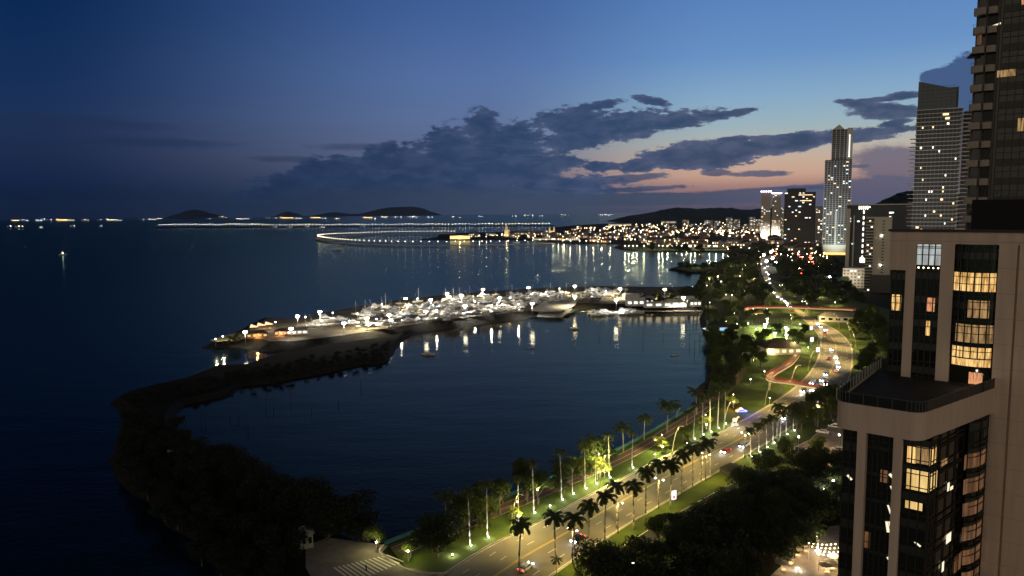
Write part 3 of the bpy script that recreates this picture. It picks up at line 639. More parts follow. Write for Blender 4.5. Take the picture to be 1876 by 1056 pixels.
scatter('hookt', 'shrub', 'low shrubs on the outer arm of the spit', [(235, 745), (240, 728), (330, 706), (450, 680), (620, 650), (715, 630), (712, 655), (600, 676), (500, 697), (430, 705), (330, 735), (250, 752)], 110, T_MBUSH, .6, 1.2, 6, 'low dark shrub on the outer arm of the spit, {o} from the left', 2.2, cat='shrub', seed=4)
scatter('coastpark', 'shade_tree', 'trees between the basin and the footbridge', [(1300, 700), (1305, 640), (1290, 610), (1300, 590), (1345, 640), (1400, 650), (1400, 690), (1370, 700), (1345, 735), (1290, 735)], 34, T_MED + T_TALL, .8, 1.2, 6, 'dark park tree between the basin and the near footbridge, {o} from the left', seed=5)
scatter('courtpark', 'shade_tree', 'trees round the lit courts', [(1300, 590), (1296, 572), (1360, 556), (1420, 560), (1450, 585), (1470, 600), (1478, 628), (1460, 645), (1440, 650), (1340, 640)], 26, T_MED, .7, 1.0, 9, 'park tree near the floodlit courts, {o} from the left', avoid=([(1392, 585), (1446, 592), (1452, 622), (1395, 606)], [(1300, 592), (1335, 592), (1335, 618), (1300, 618)], [(1358, 556), (1412, 556), (1412, 582), (1358, 582)], [(1405, 622), (1460, 630), (1458, 652), (1400, 645)]), seed=6)
scatter('north', 'shade_tree', 'trees of the park beyond the boat yard', [(1275, 556), (1278, 528), (1310, 500), (1340, 472), (1395, 462), (1385, 490), (1395, 520), (1420, 548), (1425, 556), (1360, 556)], 75, T_FAR, .9, 1.5, 13, 'dark park tree beyond the boat yard, {o} from the left', seed=7)
scatter('north2', 'roadside_tree', 'trees right of the far avenue', [(1412, 486), (1540, 482), (1590, 540), (1590, 566), (1480, 560), (1440, 540)], 80, T_FAR, .9, 1.4, 12, 'roadside tree right of the far avenue, {o} from the left', seed=8)
scatter('rside', 'roadside_tree', 'trees on the right of the curve', [(1500, 576), (1620, 580), (1640, 690), (1560, 740), (1572, 690), (1576, 640), (1560, 612)], 26, T_MED + T_FAR[:1], .9, 1.3, 8, 'dark tree on the outside of the avenue curve, {o} from the left', avoid=([(1495, 566), (1582, 570), (1582, 598), (1495, 598)],), seed=9)
scatter('median', 'roadside_tree', 'trees right of the avenue below the footbridge', [(1450, 800), (1480, 760), (1512, 742), (1545, 732), (1545, 765), (1500, 785)], 15, T_MED + T_TALL[:1], .75, 1.05, 4.5, 'leafy tree by the avenue just below the near footbridge, {o} from the left', seed=10)
scatter('wood', 'shade_tree', 'dense trees in front of the hotel', [(1130, 1090), (1225, 1010), (1262, 985), (1350, 925), (1420, 880), (1560, 868), (1560, 935), (1510, 960), (1470, 1010), (1400, 1050), (1330, 1110)], 55, T_BIG + T_FAR, .68, .98, 5.2, 'dark tree in the dense wood before the hotel, {o} from the left', seed=11, avoid=([(1215, 975), (1300, 925), (1345, 898), (1360, 915), (1230, 1000)],))
scatter('spitpark', 'city_tree', 'trees on the far park spit', [(1245, 491), (1310, 489), (1330, 478), (1335, 486), (1300, 496), (1260, 498)], 14, T_FAR, .7, 1.1, 10, 'small dark tree on the low park point in the bay, {o} from the left', seed=12)
scatter('cityt', 'city_tree', 'trees among the low houses of the city', [(1150, 456), (1345, 458), (1400, 440), (1500, 440), (1520, 470), (1420, 480), (1350, 470), (1180, 460)], 70, T_FAR, 1.0, 1.7, 22, 'dark tree among the low city blocks by the bay, {o} from the left', seed=13)
scatter('yardt', 'yard_tree', 'trees behind the yard sheds', [(1160, 560), (1180, 542), (1275, 540), (1275, 562)], 22, T_FAR, .5, .85, 7, 'small dark tree behind the low yard sheds, {o} from the left', 4.5, seed=14)
scatter('lawntrees', 'lawn_tree', 'dark trees between the red path and the lawn palms', [(830, 955), (880, 935), (960, 905), (1020, 885), (1110, 850), (1130, 856), (1040, 900), (960, 930), (900, 955), (845, 975)], 17, T_MED + T_TALL[:1], .6, 1.0, 4.2, 'dark leafy tree between the sea wall path and the lawn palms, {o} from the left', seed=21)
scatter('bushes', 'shrub', 'round shrubs on the lawns', [(1180, 850), (1260, 805), (1300, 790), (1330, 800), (1300, 812), (1200, 858)], 10, T_BUSH, .7, 1.1, 5, 'low round shrub on the waterside lawn, {o} from the left', seed=15, cat='shrub')
# ------------------------------------------------------------------ lamps
M_steel = pmat('lamp_steel', (0.42, 0.42, 0.4), 0.5, 0.5)
M_head_w = emit('lamp_glass_white', (1.0, 0.95, 0.82), 30); M_head_y = emit('lamp_glass_warm', (1.0, 0.80, 0.45), 30)
M_dotw = emit('far_lamp_glass', (1.0, 0.82, 0.58), 34); M_dotc = emit('far_lamp_cool', (0.86, 0.92, 1.0), 30); M_dota = emit('far_lamp_amber', (1.0, 0.6, 0.22), 34)
M_dotr = emit('red_lamp_glass', (1.0, 0.12, 0.06), 20); M_dotb = emit('blue_lamp_glass', (0.1, 0.15, 1.0), 30)
# leaning curved mast: pole, arm, head with its own light
pts = [Vector((0, 0, -.3)), Vector((.25, 0, 3)), Vector((.75, 0, 6)), Vector((1.5, 0, 9)), Vector((2.5, 0, 11.2)), Vector((3.6, 0, 12.0))]
pl = MB().tube(pts, 0.16, 7, r1=0.07); hd = MB().box((4.1, 0, 12.0), (1.3, .4, .16)); gl_ = MB().box((4.1, 0, 11.9), (1.0, .3, .05))
LEAN = [('pole', pl.mesh('pole', pmat('pale_mast', (.26, .25, .22), .6), True), []), ('lamp_head', hd.mesh('lamp_head', pmat('dull_steel', (.12, .12, .11), .6)), [('lens', gl_.mesh('lens', emit('soft_lens', (1.0, .8, .45), 5)), [])]),
        ('lamp_light', light('SPOT', 12500, (1.0, 0.71, 0.20), (4.1, 0, 11.75), (0, radians(14), 0), .2, 138, .45), [])]
LEANB = LEAN[:2] + [('lamp_light', light('SPOT', 19000, (1.0, 0.73, 0.27), (4.1, 0, 11.75), (0, radians(16), 0), .2, 140, .45), [])]
d = MB().tube([(0, 0, -.3), (0, 0, 8.6)], .11, 7, r1=.07); d.tube([(-1.3, 0, 8.8), (0, 0, 8.55), (1.3, 0, 8.8)], .05, 5)
h1 = MB().sph((-1.3, 0, 8.95), .22, 8, 5, sz=.7); h2 = MB().sph((1.3, 0, 8.95), .22, 8, 5, sz=.7)
DOUBLE = [('pole', d.mesh('pole', pmat('dark_metal', (0.03, 0.03, 0.03), 0.5), True), []), ('lamp_globe', h1.mesh('lamp_globe', M_head_w), []), ('lamp_globe', h2.mesh('lamp_globe', M_head_w), []),
          ('lamp_light', light('SPOT', 9500, (1.0, .72, .21), (0, 0, 8.5), (0, 0, 0), .25, 150, .5), [])]
def road_dir(p):
    k = min(range(NR), key=lambda i: (LK[i] - p).length); return (LK[k + 1] - LK[k]).normalized(), k
for px, py in [(936, 977), (1097, 896), (1231, 837), (1326, 786), (1401, 747), (1448, 712), (1480, 681), (1497, 652), (1497, 634), (1487, 609), (1470, 592), (1446, 568), (1428, 553)]:
    p = G(px, py, ZG); dr, k = road_dir(p); reg('lean', inst(LEANB if px > 1440 else LEAN, 'street_lamp', '', 'street lamp', p, atan2(dr.y, dr.x) - pi / 2, 'leaning lamp masts on the water side of the avenue'))
finish('lean', 'pale leaning lamp mast on the water side of the avenue, {o} from the left')
for px, py in [(1568, 668), (1568, 640), (1558, 622), (1538, 606), (1514, 592), (1480, 574)]:
    p = G(px, py, ZG); dr, k = road_dir(p); reg('leanr', inst(LEANB, 'street_lamp', '', 'street lamp', p, atan2(dr.y, dr.x) + pi / 2, 'leaning lamp masts outside the curve'))
finish('leanr', 'pale leaning lamp mast on the outer side of the road curve, {o} from the left')
for px in (1053, 1133, 1208, 1284, 1362, 1428, 1470):
    k = min(range(NR), key=lambda i: abs(P(RK[i])[0] - px) + (0 if i < 110 else 999)); dr = (RK[k + 1] - RK[k]).normalized(); q = RK[k] + Vector((dr.y, -dr.x, 0)) * .9
    reg('dbl', inst(DOUBLE, 'street_lamp', '', 'street lamp', (q.x, q.y, ZG), atan2(dr.y, dr.x) + pi / 2, 'double globe lamps on the right kerb'))
finish('dbl', 'street lamp with two white globes among the kerb palms, {o} from the left')
# flood masts of the boat yard
fl = MB()
for i in range(6): a = i * pi / 3; fl.box((.75 * cos(a), .75 * sin(a), 9.2), (.7, .7, .55), a)
ring = MB().cyl((0, 0, 8.95), (0, 0, 9.1), .9, .9, 10); gls = MB()
for i in range(6): a = i * pi / 3; gls.sph((.95 * cos(a), .95 * sin(a), 9.3), .6, 6, 4)
gls2 = MB()
for i in range(6): a = i * pi / 3; gls2.sph((.75 * cos(a), .75 * sin(a), 8.95), .3, 6, 4)
def flood(pw, colr, glass, gls=gls):
    pm = MB().tube([(0, 0, -.3), (0, 0, 9.2)], .16, 7, r1=.1)
    return [('pole', pm.mesh('pole', M_steel, True), []), ('lamp_ring', ring.mesh('lamp_ring', M_steel), []), ('floodlight', fl.mesh('floodlight', M_steel), [('lens', gls.mesh('lens', glass), [])]),
            ('lamp_light', light('SPOT', pw, colr, (0, 0, 8.6), rad=.4, spot=158 if gls is not gls2 and glass is not M_head_w else 134, blend=.35), [])]
FL_Y, FL_W = flood(78000, (1.0, .84, .5), M_head_y), flood(44000, (1.0, .95, .86), M_head_w); FL_S = flood(9000, (1.0, .93, .80), M_head_w)
for px, py, zh, w in [(545, 579, 14, 1), (586, 571, 14, 1), (743, 547, 14, 0), (819, 538, 14, 0), (885, 530, 14, 0), (968, 527, 14, 1), (1053, 524, 14, 0), (1136, 529, 14, 0), (1218, 530, 14, 0), (789, 549, 14, 1), (845, 541, 14, 1),
                      (449, 608, 12, 1), (533, 602, 12, 1), (630, 592, 13, 1), (713, 577, 13, 1), (780, 571, 14, 1), (852, 560, 14, 1), (975, 556, 14, 1), (1053, 543, 14, 0), (1129, 549, 14, 1), (1252, 545, 14, 1), (915, 546, 14, 1), (672, 583, 13, 0)]:
    p = G(px, py, zh); reg('flood', inst(FL_S if (px, py) in ((449, 608), (533, 602), (630, 592), (713, 577), (780, 571), (545, 579)) else FL_W if w else FL_Y, 'flood_mast', '', 'floodlight mast', (p.x, p.y, zh - 9.5), 0, 'flood masts of the boat yard'))
def slim(pw):
    pm = MB().tube([(0, 0, -.3), (0, 0, 6.2)], .1, 6, r1=.07); g_ = MB().sph((0, 0, 6.3), .42, 7, 5)
    return [('pole', pm.mesh('pole', M_steel, True), []), ('lamp_globe', g_.mesh('lamp_globe', M_head_w), []), ('lamp_light', light('POINT', pw, (1.0, .9, .72), (0, 0, 7.0), rad=.3), [])]
SLIM = slim(8000)  # globe lamps added between the boats to even out the yard light
for px, py in [(655, 590), (700, 571), (735, 588), (765, 560), (800, 583), (825, 556), (870, 566), (900, 575), (935, 558), (950, 571), (1000, 548), (1025, 540), (1085, 541), (1110, 546), (560, 596), (590, 604), (610, 588), (640, 604), (690, 600), (505, 606)]:
    reg('slim', inst(SLIM, 'yard_lamp', '', 'lamp', G(px, py, 4.5), 0, 'lamps added to fill light among the boats'))
finish('slim', 'globe lamp added to fill light among the stored boats, {o} from the left')
finish('flood', 'glaring floodlight mast over the boat yard, {o} from the left')
# court floods
for px, py in [(1406, 582), (1402, 592), (1420, 608), (1441, 612), (1440, 598)]:
    p = G(px, py, 12.1); reg('cfl', inst(flood(70000, (1.0, .95, .55), M_head_w, gls2) if not REG.get('cfl') else CF, 'flood_mast', '', 'floodlight mast', (p.x, p.y, ZG), 0, 'floodlights of the park courts'))
    if len(REG['cfl']) == 1: CF = [(c.name.split('.')[0], c.data, [(s.name.split('.')[0], s.data, []) for s in c.children]) for c in REG['cfl'][0].children]
finish('cfl', 'bright white floodlight over the park courts, {o} from the left')
# ------------------------------------------------------------------ vehicles
def car_proto(kind, body, lit='front'):
    ln, wd = {'sedan': (4.5, 1.8), 'suv': (4.7, 1.9), 'van': (5.2, 2.0)}[kind]
    prof = {'sedan': [(-2.2, .35), (-2.25, .85), (-1.7, .98), (-1.1, 1.42), (.5, 1.45), (1.15, .98), (2.1, .82), (2.25, .4)],
            'suv': [(-2.3, .4), (-2.35, 1.0), (-2.15, 1.65), (.4, 1.72), (1.1, 1.12), (2.2, .98), (2.35, .45)],
            'van': [(-2.6, .4), (-2.6, 2.0), (1.3, 2.0), (1.95, 1.15), (2.55, 1.0), (2.6, .45)]}[kind]
    def ext(pr, w, sh=0):
        m = MB(); n = len(pr); vs = [(x, -w, z) for x, z in pr] + [(x, w, z) for x, z in pr]
        m.add(vs, [(i, (i + 1) % n, n + (i + 1) % n, n + i) for i in range(n)] + [tuple(range(n)), tuple(range(n, 2 * n))[::-1]]); return m
    b = ext(prof, wd / 2); top = max(z for x, z in prof)
    g = ext([(x * .97, z * .97 if z > 1.0 else z + .06) for x, z in prof if z > .93], wd / 2 + .015)
    parts = [('body', b.mesh('body', body), []), ('windows', g.mesh('windows', M_cglass), [])]
    for x in (-1.4, 1.4):
        for y in (-wd / 2 + .05, wd / 2 - .05):
            parts.append(('wheel', MB().cyl((x, y - .12, .33), (x, y + .12, .33), .34, n=12).mesh('wheel', M_tyre), [('rim', MB().cyl((x, y - .13, .33), (x, y + .13, .33), .2, n=8).mesh('rim', M_steel), [])]))
    for y in (-.65, .65):
        parts.append(('headlight', MB().sph((2.24 if kind != 'van' else 2.6, y, .68), .27, 6, 4).mesh('headlight', M_hl if lit else M_hloff), []))
        parts.append(('taillight', MB().box((-2.3 if kind != 'van' else -2.6, y, .85), (.1, .35, .22)).mesh('taillight', M_tl if lit else M_tloff), []))
    if lit: parts.append(('headlight_beam', light('SPOT', 520, (.95, .96, 1.0), (2.6, 0, .75), (radians(84), 0, -pi / 2), .1, 75, .8), []))
    return parts
M_cglass = pmat('car_glass', (.01, .012, .015), .08, .6); M_tyre = pmat('tyre', (.015, .015, .015), .8)
M_hl = emit('headlight_glass', (.92, .95, 1.0), 40); M_tl = emit('taillight_glass', (1.0, .06, .03), 9); M_hloff = pmat('clear_lens', (.6, .6, .6), .2); M_tloff = pmat('red_lens', (.3, .02, .02), .3)
CP = [pmat('white_paint', (.75, .75, .74), .3, .5), pmat('silver_paint', (.4, .41, .42), .3, .5), pmat('black_paint', (.02, .02, .022), .25, .5), pmat('red_paint', (.35, .03, .02), .3, .5), pmat('blue_car_paint', (.03, .06, .2), .3, .5)]
CN = ['white', 'silver', 'black', 'red', 'blue']
CARS = {(k, i, l): car_proto(k, CP[i], l) for k, i in (('sedan', 0), ('sedan', 1), ('suv', 2), ('suv', 0), ('sedan', 3), ('van', 1), ('suv', 4), ('sedan', 2)) for l in (0, 1)}
CK = [k for k in CARS if k[2] == 1]
rr = random.Random(5)
for px, py, tow in [(1330, 830, 1), (1364, 819, 1), (963, 1044, 0), (1059, 992, 1), (1438, 754, 0), (1438, 768, 1), (1472, 719, 1), (1489, 717, 1), (1488, 704, 1), (1514, 706, 1), (1506, 699, 1), (1513, 688, 1), (1532, 682, 0), (1536, 674, 1), (1534, 666, 1), (1531, 657, 1), (1519, 659, 0), (1523, 642, 1), (1511, 613, 0), (1512, 606, 1), (1502, 600, 1), (1497, 595, 1), (1502, 733, 1), (1489, 741, 1), (1447, 563, 1), (1441, 557, 1), (1437, 553, 1), (1431, 549, 1), (1424, 545, 1), (1443, 561, 1), (1452, 571, 0), (1418, 537, 1), (1414, 531, 1), (1410, 520, 1), (1409, 512, 1), (1404, 500, 1), (1408, 504, 1), (1401, 492, 1), (1406, 489, 1)]:
    p = G(px, py, ZG); dr, k = road_dir(p); k_ = rr.choice(CK); a = atan2(dr.y, dr.x) + (pi if tow else 0)
    o = inst(CARS[k_], 'car', '', 'car', (p.x, p.y, ZR + .0), a, 'cars driving on the avenue', 1.0); o['_c'] = 'with headlights on' if tow else 'seen from behind with red tail lights'
    reg('car', o)
finish('car', 'car on the avenue {c}, {o} from the left')
for (px, py, a, k_, l) in [(1460, 829, 2.7, ('suv', 2, 0), 'black car parked at the left edge of the lit car park'), (1529, 784, 2.6, ('suv', 0, 0), 'white car parked at the far corner of the car park by the hotel'), (1507, 794, 2.6, ('sedan', 0, 0), 'white car parked in the upper left corner of the car park'), (1535, 826, 2.8, ('sedan', 1, 0), 'silver car parked beside the blue painted bay'), (1537, 775, 2.6, ('sedan', 2, 0), 'dark car half hidden by the hotel at the car park')]:
    inst(CARS[k_], 'car', l, 'car', G(px, py, ZG + .05), a, 'cars parked in the car park')
# police car with its red and blue lamps
pc_ = inst(CARS[('sedan', 0, 0)], 'police_car', 'police car on the lawn flashing red and blue lamps', 'police car', G(1358, 756, ZG), .2)
MB().box((0, .45, 1.62), (.5, .8, .28)).ob('red_beacon', emit('beacon_red', (1, .08, .04), 60), pc_); MB().box((0, -.45, 1.62), (.5, .8, .28)).ob('blue_beacon', emit('beacon_blue', (.08, .1, 1), 60), pc_)
put(light('POINT', 800, (1, .15, .05), (-1.5, 2.2, 1.8)), pc_, 'red_light'); put(light('POINT', 1800, (.1, .12, 1), (1.5, -2.2, 1.8)), pc_, 'blue_light')
# ------------------------------------------------------------------ boats
M_hull = pmat('white_gelcoat', (.74, .73, .70), .35, .4, noise=(.25, (.34, .33, .31), .48, .62)); M_hull2 = pmat('blue_hull_paint', (.05, .08, .16), .4, .5); M_bglass = pmat('boat_glass', (.015, .018, .02), .1, .6); M_deck = pmat('teak_deck', (.3, .22, .14), .7); M_alu = pmat('mast_aluminium', (.6, .6, .6), .4, .5); M_canvas = pmat('boat_canvas', (.25, .24, .22), .9); M_wood = pmat('stand_timber', (.12, .09, .06), .9)
def hull(ln, bm, h, mt=M_hull, keel=.0):
    m = MB(); st = 9; rings = []
    for i in range(st):
        t = i / (st - 1); x = -ln / 2 + ln * t; w = bm / 2 * (1 - max(0, (t - .45) / .55) ** 2.2) * (.9 + .1 * min(1, t * 3)); zs = h + .35 * t * t * h
        rings.append([(x, 0, .0 + .6 * h * max(0, t - .7) / .3), (x, w * .62, .28 * h + .3 * h * max(0, t - .7)), (x, w, zs), (x, -w, zs), (x, -w * .62, .28 * h + .3 * h * max(0, t - .7))])
    vs = [p for r in rings for p in r]; fs = []
    for i in range(st - 1):
        for j in range(5): fs.append((i * 5 + j, (i + 1) * 5 + j, (i + 1) * 5 + (j + 1) % 5, i * 5 + (j + 1) % 5))
    fs += [(0, 1, 2, 3, 4), tuple(range((st - 1) * 5, st * 5))[::-1]]; m.add(vs, fs)
    return m.mesh('hull', mt)
def stands(ln, bm):
    m = MB()
    for x in (-.3, 0, .25):
        for s in (-1, 1): m.cyl((x * ln, s * bm * .6, -1.4), (x * ln, s * bm * .3, .5), .08, n=5)
        m.box((x * ln, 0, -1.2), (.16, bm * 1.15, .16))
    m.box((0, 0, -1.2), (ln * .6, .2, .2))
    return ('boat_stand', m.mesh('boat_stand', M_wood), [])
def yacht(ln, fly=True, mt=M_hull, st=True):
    b, h = ln * .29, ln * .13; p = [('hull', hull(ln, b, h, mt), [])]
    c = MB().add([(-.28 * ln, -.4 * b, h), (.2 * ln, -.36 * b, h * 1.1), (.2 * ln, .36 * b, h * 1.1), (-.28 * ln, .4 * b, h), (-.26 * ln, -.36 * b, h + ln * .1), (.06 * ln, -.3 * b, h + ln * .1), (.06 * ln, .3 * b, h + ln * .1), (-.26 * ln, .36 * b, h + ln * .1)], [(0, 1, 5, 4), (1, 2, 6, 5), (2, 3, 7, 6), (3, 0, 4, 7), (4, 5, 6, 7)])
    w = MB().box((-.08 * ln, 0, h + ln * .06), (.3 * ln, .765 * b, ln * .035)); p += [('cabin', c.mesh('cabin', mt if mt == M_hull else M_hull), [('windows', w.mesh('windows', M_bglass), [])])]
    if fly:
        f = MB().box((-.1 * ln, 0, h + ln * .125), (.26 * ln, .55 * b, ln * .05), taper=.9); r = MB().box((-.14 * ln, 0, h + ln * .2), (.2 * ln, .5 * b, ln * .012))
        for x in (-.22, -.06):
            for s in (-1, 1): r.cyl((x * ln, s * .22 * b, h + ln * .14), (x * ln, s * .22 * b, h + ln * .2), ln * .005, n=4)
        p += [('flybridge', f.mesh('flybridge', M_hull), []), ('hardtop', r.mesh('hardtop', M_hull), [])]
    rl = MB(); 
    for s in (-1, 1): rl.tube([(.1 * ln, s * b * .46, h * 1.45), (.35 * ln, s * b * .3, h * 1.6), (.49 * ln, 0, h * 1.75)], ln * .003, 4)
    p += [('railing', rl.mesh('railing', M_alu), [])] + ([stands(ln, b)] if st else []); return p
def sail(ln, mt=M_hull, st=True):
    b, h = ln * .28, ln * .13; ms = MB().tube([(.06 * ln, 0, h), (.06 * ln, 0, h + ln * 1.15)], ln * .009, 6, r1=ln * .005); bo = MB().tube([(.06 * ln, 0, h + ln * .14), (-.36 * ln, 0, h + ln * .15)], ln * .014, 6)
    rg = MB()
    for e in ((.49 * ln, 0), (-.49 * ln, 0), (.04 * ln, .14 * ln), (.04 * ln, -.14 * ln)): rg.cyl((e[0], e[1], h * 1.1), (.06 * ln, 0, h + ln * 1.12), ln * .0018, n=3)
    return [('hull', hull(ln, b, h, mt), []), ('cabin', MB().box((0, 0, h + ln * .03), (.4 * ln, .5 * b, ln * .07), taper=.85).mesh('cabin', M_hull), []), ('mast', ms.mesh('mast', M_alu), [('rigging', rg.mesh('rigging', M_alu), [])]), ('boom', bo.mesh('boom', M_canvas), [])] + ([stands(ln, b)] if st else [])
def sport(ln, st=True):
    b, h = ln * .31, ln * .14; t = MB()
    for x in (-.12, .1):
        for s in (-1, 1): t.cyl((x * ln, s * .26 * b, h), (x * ln * .8, s * .2 * b, h + ln * .28), ln * .006, n=4)
    t.box((-.01 * ln, 0, h + ln * .285), (.26 * ln, .5 * b, ln * .012)); o = MB()
    for s in (-1, 1): o.tube([(0, s * .2 * b, h + .1 * ln), (-.25 * ln, s * .75 * b, h + .75 * ln)], ln * .004, 4)
    return [('hull', hull(ln, b, h), []), ('console', MB().box((0, 0, h + ln * .06), (.2 * ln, .4 * b, ln * .12), taper=.8).mesh('console', M_hull), []), ('tower', t.mesh('tower', M_alu), []), ('outrigger', o.mesh('outrigger', M_alu), []), ('engine', MB().box((-.53 * ln, 0, h * .8), (.07 * ln, .25 * b, h * .9), taper=.8).mesh('engine', pmat('engine_black', (.02, .02, .02), .4)), [])] + ([stands(ln, b)] if st else [])
BT = [('motor_yacht', 'white flybridge motor yacht', yacht(14)), ('motor_yacht', 'white flybridge motor yacht', yacht(17)), ('motor_boat', 'low white cabin boat', yacht(10, False)), ('sailing_boat', 'white sailing boat with bare mast', sail(12)), ('sailing_boat', 'white sailing boat with bare mast', sail(10)), ('sport_boat', 'open sport boat with tower', sport(9.5)), ('sport_boat', 'open sport boat with tower', sport(11)), ('motor_yacht', 'dark hulled motor yacht', yacht(15, True, M_hull2))]
ya = [G(x, y, 4.5) for x, y in [(618, 594), (630, 580), (700, 564), (780, 555), (880, 546), (990, 539), (1060, 536), (1140, 534), (1150, 548), (1070, 553), (1010, 556), (975, 563), (962, 573), (890, 582), (820, 592), (740, 603), (680, 608), (640, 606)]]
rr = random.Random(11); got = []; tries = 0
xs = [p.x for p in ya]; ys = [p.y for p in ya]
while len(got) < 230 and tries < 30000:
    tries += 1; p = Vector((rr.uniform(min(xs), max(xs)), rr.uniform(min(ys), max(ys)), 0))
    if not inside(p, ya): continue
    k = rr.randrange(len(BT)); s = rr.uniform(.75, 1.05)
    if any((p - g).length < 5.6 for g in got): continue
    got.append(p); nm, lb, pr = BT[k]; o = inst(pr, nm, '', 'boat', (p.x, p.y, 6.0), rr.choice((0, pi)) + .35 + rr.uniform(-.45, .45), 'boats stored in the yard', s * .86); reg('yard' + lb, o)
for lb in set(b[1] for b in BT): finish('yard' + lb, lb + ' on stands in the yard, {o} from the left')
# the two big boats near the left end of the yard and rows of moored yachts
inst(BT[1][2], 'motor_yacht', 'big white motor yacht alone near the left end of the yard, tallest there', 'boat', (*G(600, 596, 4.5).xy, 6), .3, None, 1.25)
inst(BT[6][2], 'sport_boat', 'open sport boat standing left of the big lone yacht', 'boat', (*G(575, 604, 4.5).xy, 6), .4, None, 1.0)
for i in range(4):
    for row, (x0, y0) in enumerate(((1088, 577), (1140, 575))):
        o = inst([('hull', BT[0][2][0][1], [])] + BT[0][2][1:-1], 'motor_yacht', '', 'boat', (*G(x0 + 3 + i * 7.5, y0 - i * .6 + (i % 2) * 2.5, 0).xy, -.35), .15 + rr.uniform(-.1, .1), 'yachts moored at the floating pontoon', rr.uniform(.95, 1.2)); reg('moor', o)
finish('moor', 'white yacht moored in the water at the pontoon below the yard, {o} from the left')
for px, py, nm, pr, l, s in [(785, 651, 'motor_boat', BT[2][2][:-1], 'small white cabin boat anchored in the left half of the basin', .9), (1052, 604, 'sport_boat', BT[5][2][:-1], 'small boat with bright lamps anchored below the slipway', .9), (972, 639, 'dinghy', BT[5][2][:1] + BT[5][2][-2:-1], 'small open dinghy floating mid basin', .6), (1237, 652, 'dinghy', BT[5][2][:1] + BT[5][2][-2:-1], 'small dark dinghy floating near the right shore of the basin', .55), (852, 636, 'dinghy', BT[5][2][:1] + BT[5][2][-2:-1], 'tiny dinghy in the middle of the basin under the yard', .5), (618, 459, 'motor_boat', BT[2][2][:-1], 'unlit dark boat on the open bay left of the ring road', 2.2), (115, 468, 'motor_boat', BT[2][2][:-1], 'lone boat showing a white lamp on the dark sea at far left', 1.6), (985, 508, 'motor_boat', BT[2][2][:-1], 'tiny boat with one lamp on the bay above the yard', .8)]:
    o = inst(pr, nm, l, 'boat', (*G(px, py, 0).xy, -.3), rr.uniform(-.5, .5), None, s)
    if 'lamp' in l:
        MB().sph((0, 0, 3.4), .5 if 'sea' in l else .22, 6, 4).ob('lantern', M_head_w, o); put(light('POINT', 40, WHITE, (0, 0, 4.2)), o)
pm = MB().box((0, 0, .35), (62, 2.4, .6)); o = root('pontoon', 'long floating pontoon with the moored yachts', 'pontoon', G(1128, 571, 0), .04); pm.ob('deck', M_conc, o); q = MB()
for i in range(5): q.cyl((-28 + 14 * i, 1.6, -1), (-28 + 14 * i, 1.6, 3), .22)
q.ob('piles', M_wood, o)
o = root('jetty', 'low wooden jetty lying along the bank right of the yachts', 'jetty', G(1222, 573, 0), -.03); MB().box((0, 0, 1.3), (66, 3, .3)).ob('deck', M_deck, o); q = MB()
for i in range(9):
    for s in (-1.2, 1.2): q.cyl((-31 + 7.7 * i, s, -1), (-31 + 7.7 * i, s, 1.3), .18)
q.ob('piles', M_wood, o)
# timber posts standing in the basin
M_post = pmat('wet_timber', (.03, .026, .022), .8)
def post(px, yt, yb, key='post'):
    ym = (yt + yb) / 2; p = G(px, ym, 0); h = (yb - yt) / 2 * p.y / F * 1.05; o = root('mooring_post', '', 'post', p, 0, 'timber posts standing in the basin'); MB().cyl((0, 0, -1), (0, 0, h), .13, .1, 6).ob('pile', M_post, o); reg(key, o); return p, h
for a in [(1071, 580, 596), (1108, 586, 598), (1098, 606, 630), (1118, 613, 633), (1140, 584, 623), (1178, 598, 647), (1216, 606, 632), (1052, 612, 640), (472, 712, 744), (533, 719, 755), (571, 744, 769), (620, 726, 753), (661, 694, 730), (451, 769, 805), (455, 772, 803), (340, 766, 793), (326, 762, 786), (1257, 585, 612), (1270, 588, 604), (1275, 588, 604)]: post(*a)
finish('post', 'thin dark timber post in the basin water, {o} from the left')
def frame(x0, x1, yt, yb, l):
    a, b = G(x0, (yt + yb) / 2, 0), G(x1, (yt + yb) / 2, 0); h = (yb - yt) / 2 * a.y / F; o = root('landing_stage', l, 'frame', a); w = b - a
    for q in (Vector((0, 0, 0)), w): MB().cyl((q.x, q.y, -1), (q.x, q.y, h), .14, .12, 6).ob('pile', M_post, o)
    MB().tube([(0, 0, h - .2), (w.x, w.y, h - .2)], .1).ob('crossbeam', M_post, o)
frame(421, 437, 744, 783, 'goal shaped timber frame in the dark left part of the basin'); frame(487, 501, 730, 766, 'goal shaped timber frame right of its twin in the basin'); frame(368, 376, 755, 794, 'narrow timber frame nearest the dark spit')
frame(1263, 1282, 611, 650, 'timber landing frame by the east bank, upper one'); frame(1272, 1290, 624, 668, 'timber landing frame by the east bank, lower one'); frame(1250, 1276, 590, 606, 'timber landing frame nearest the jetty')
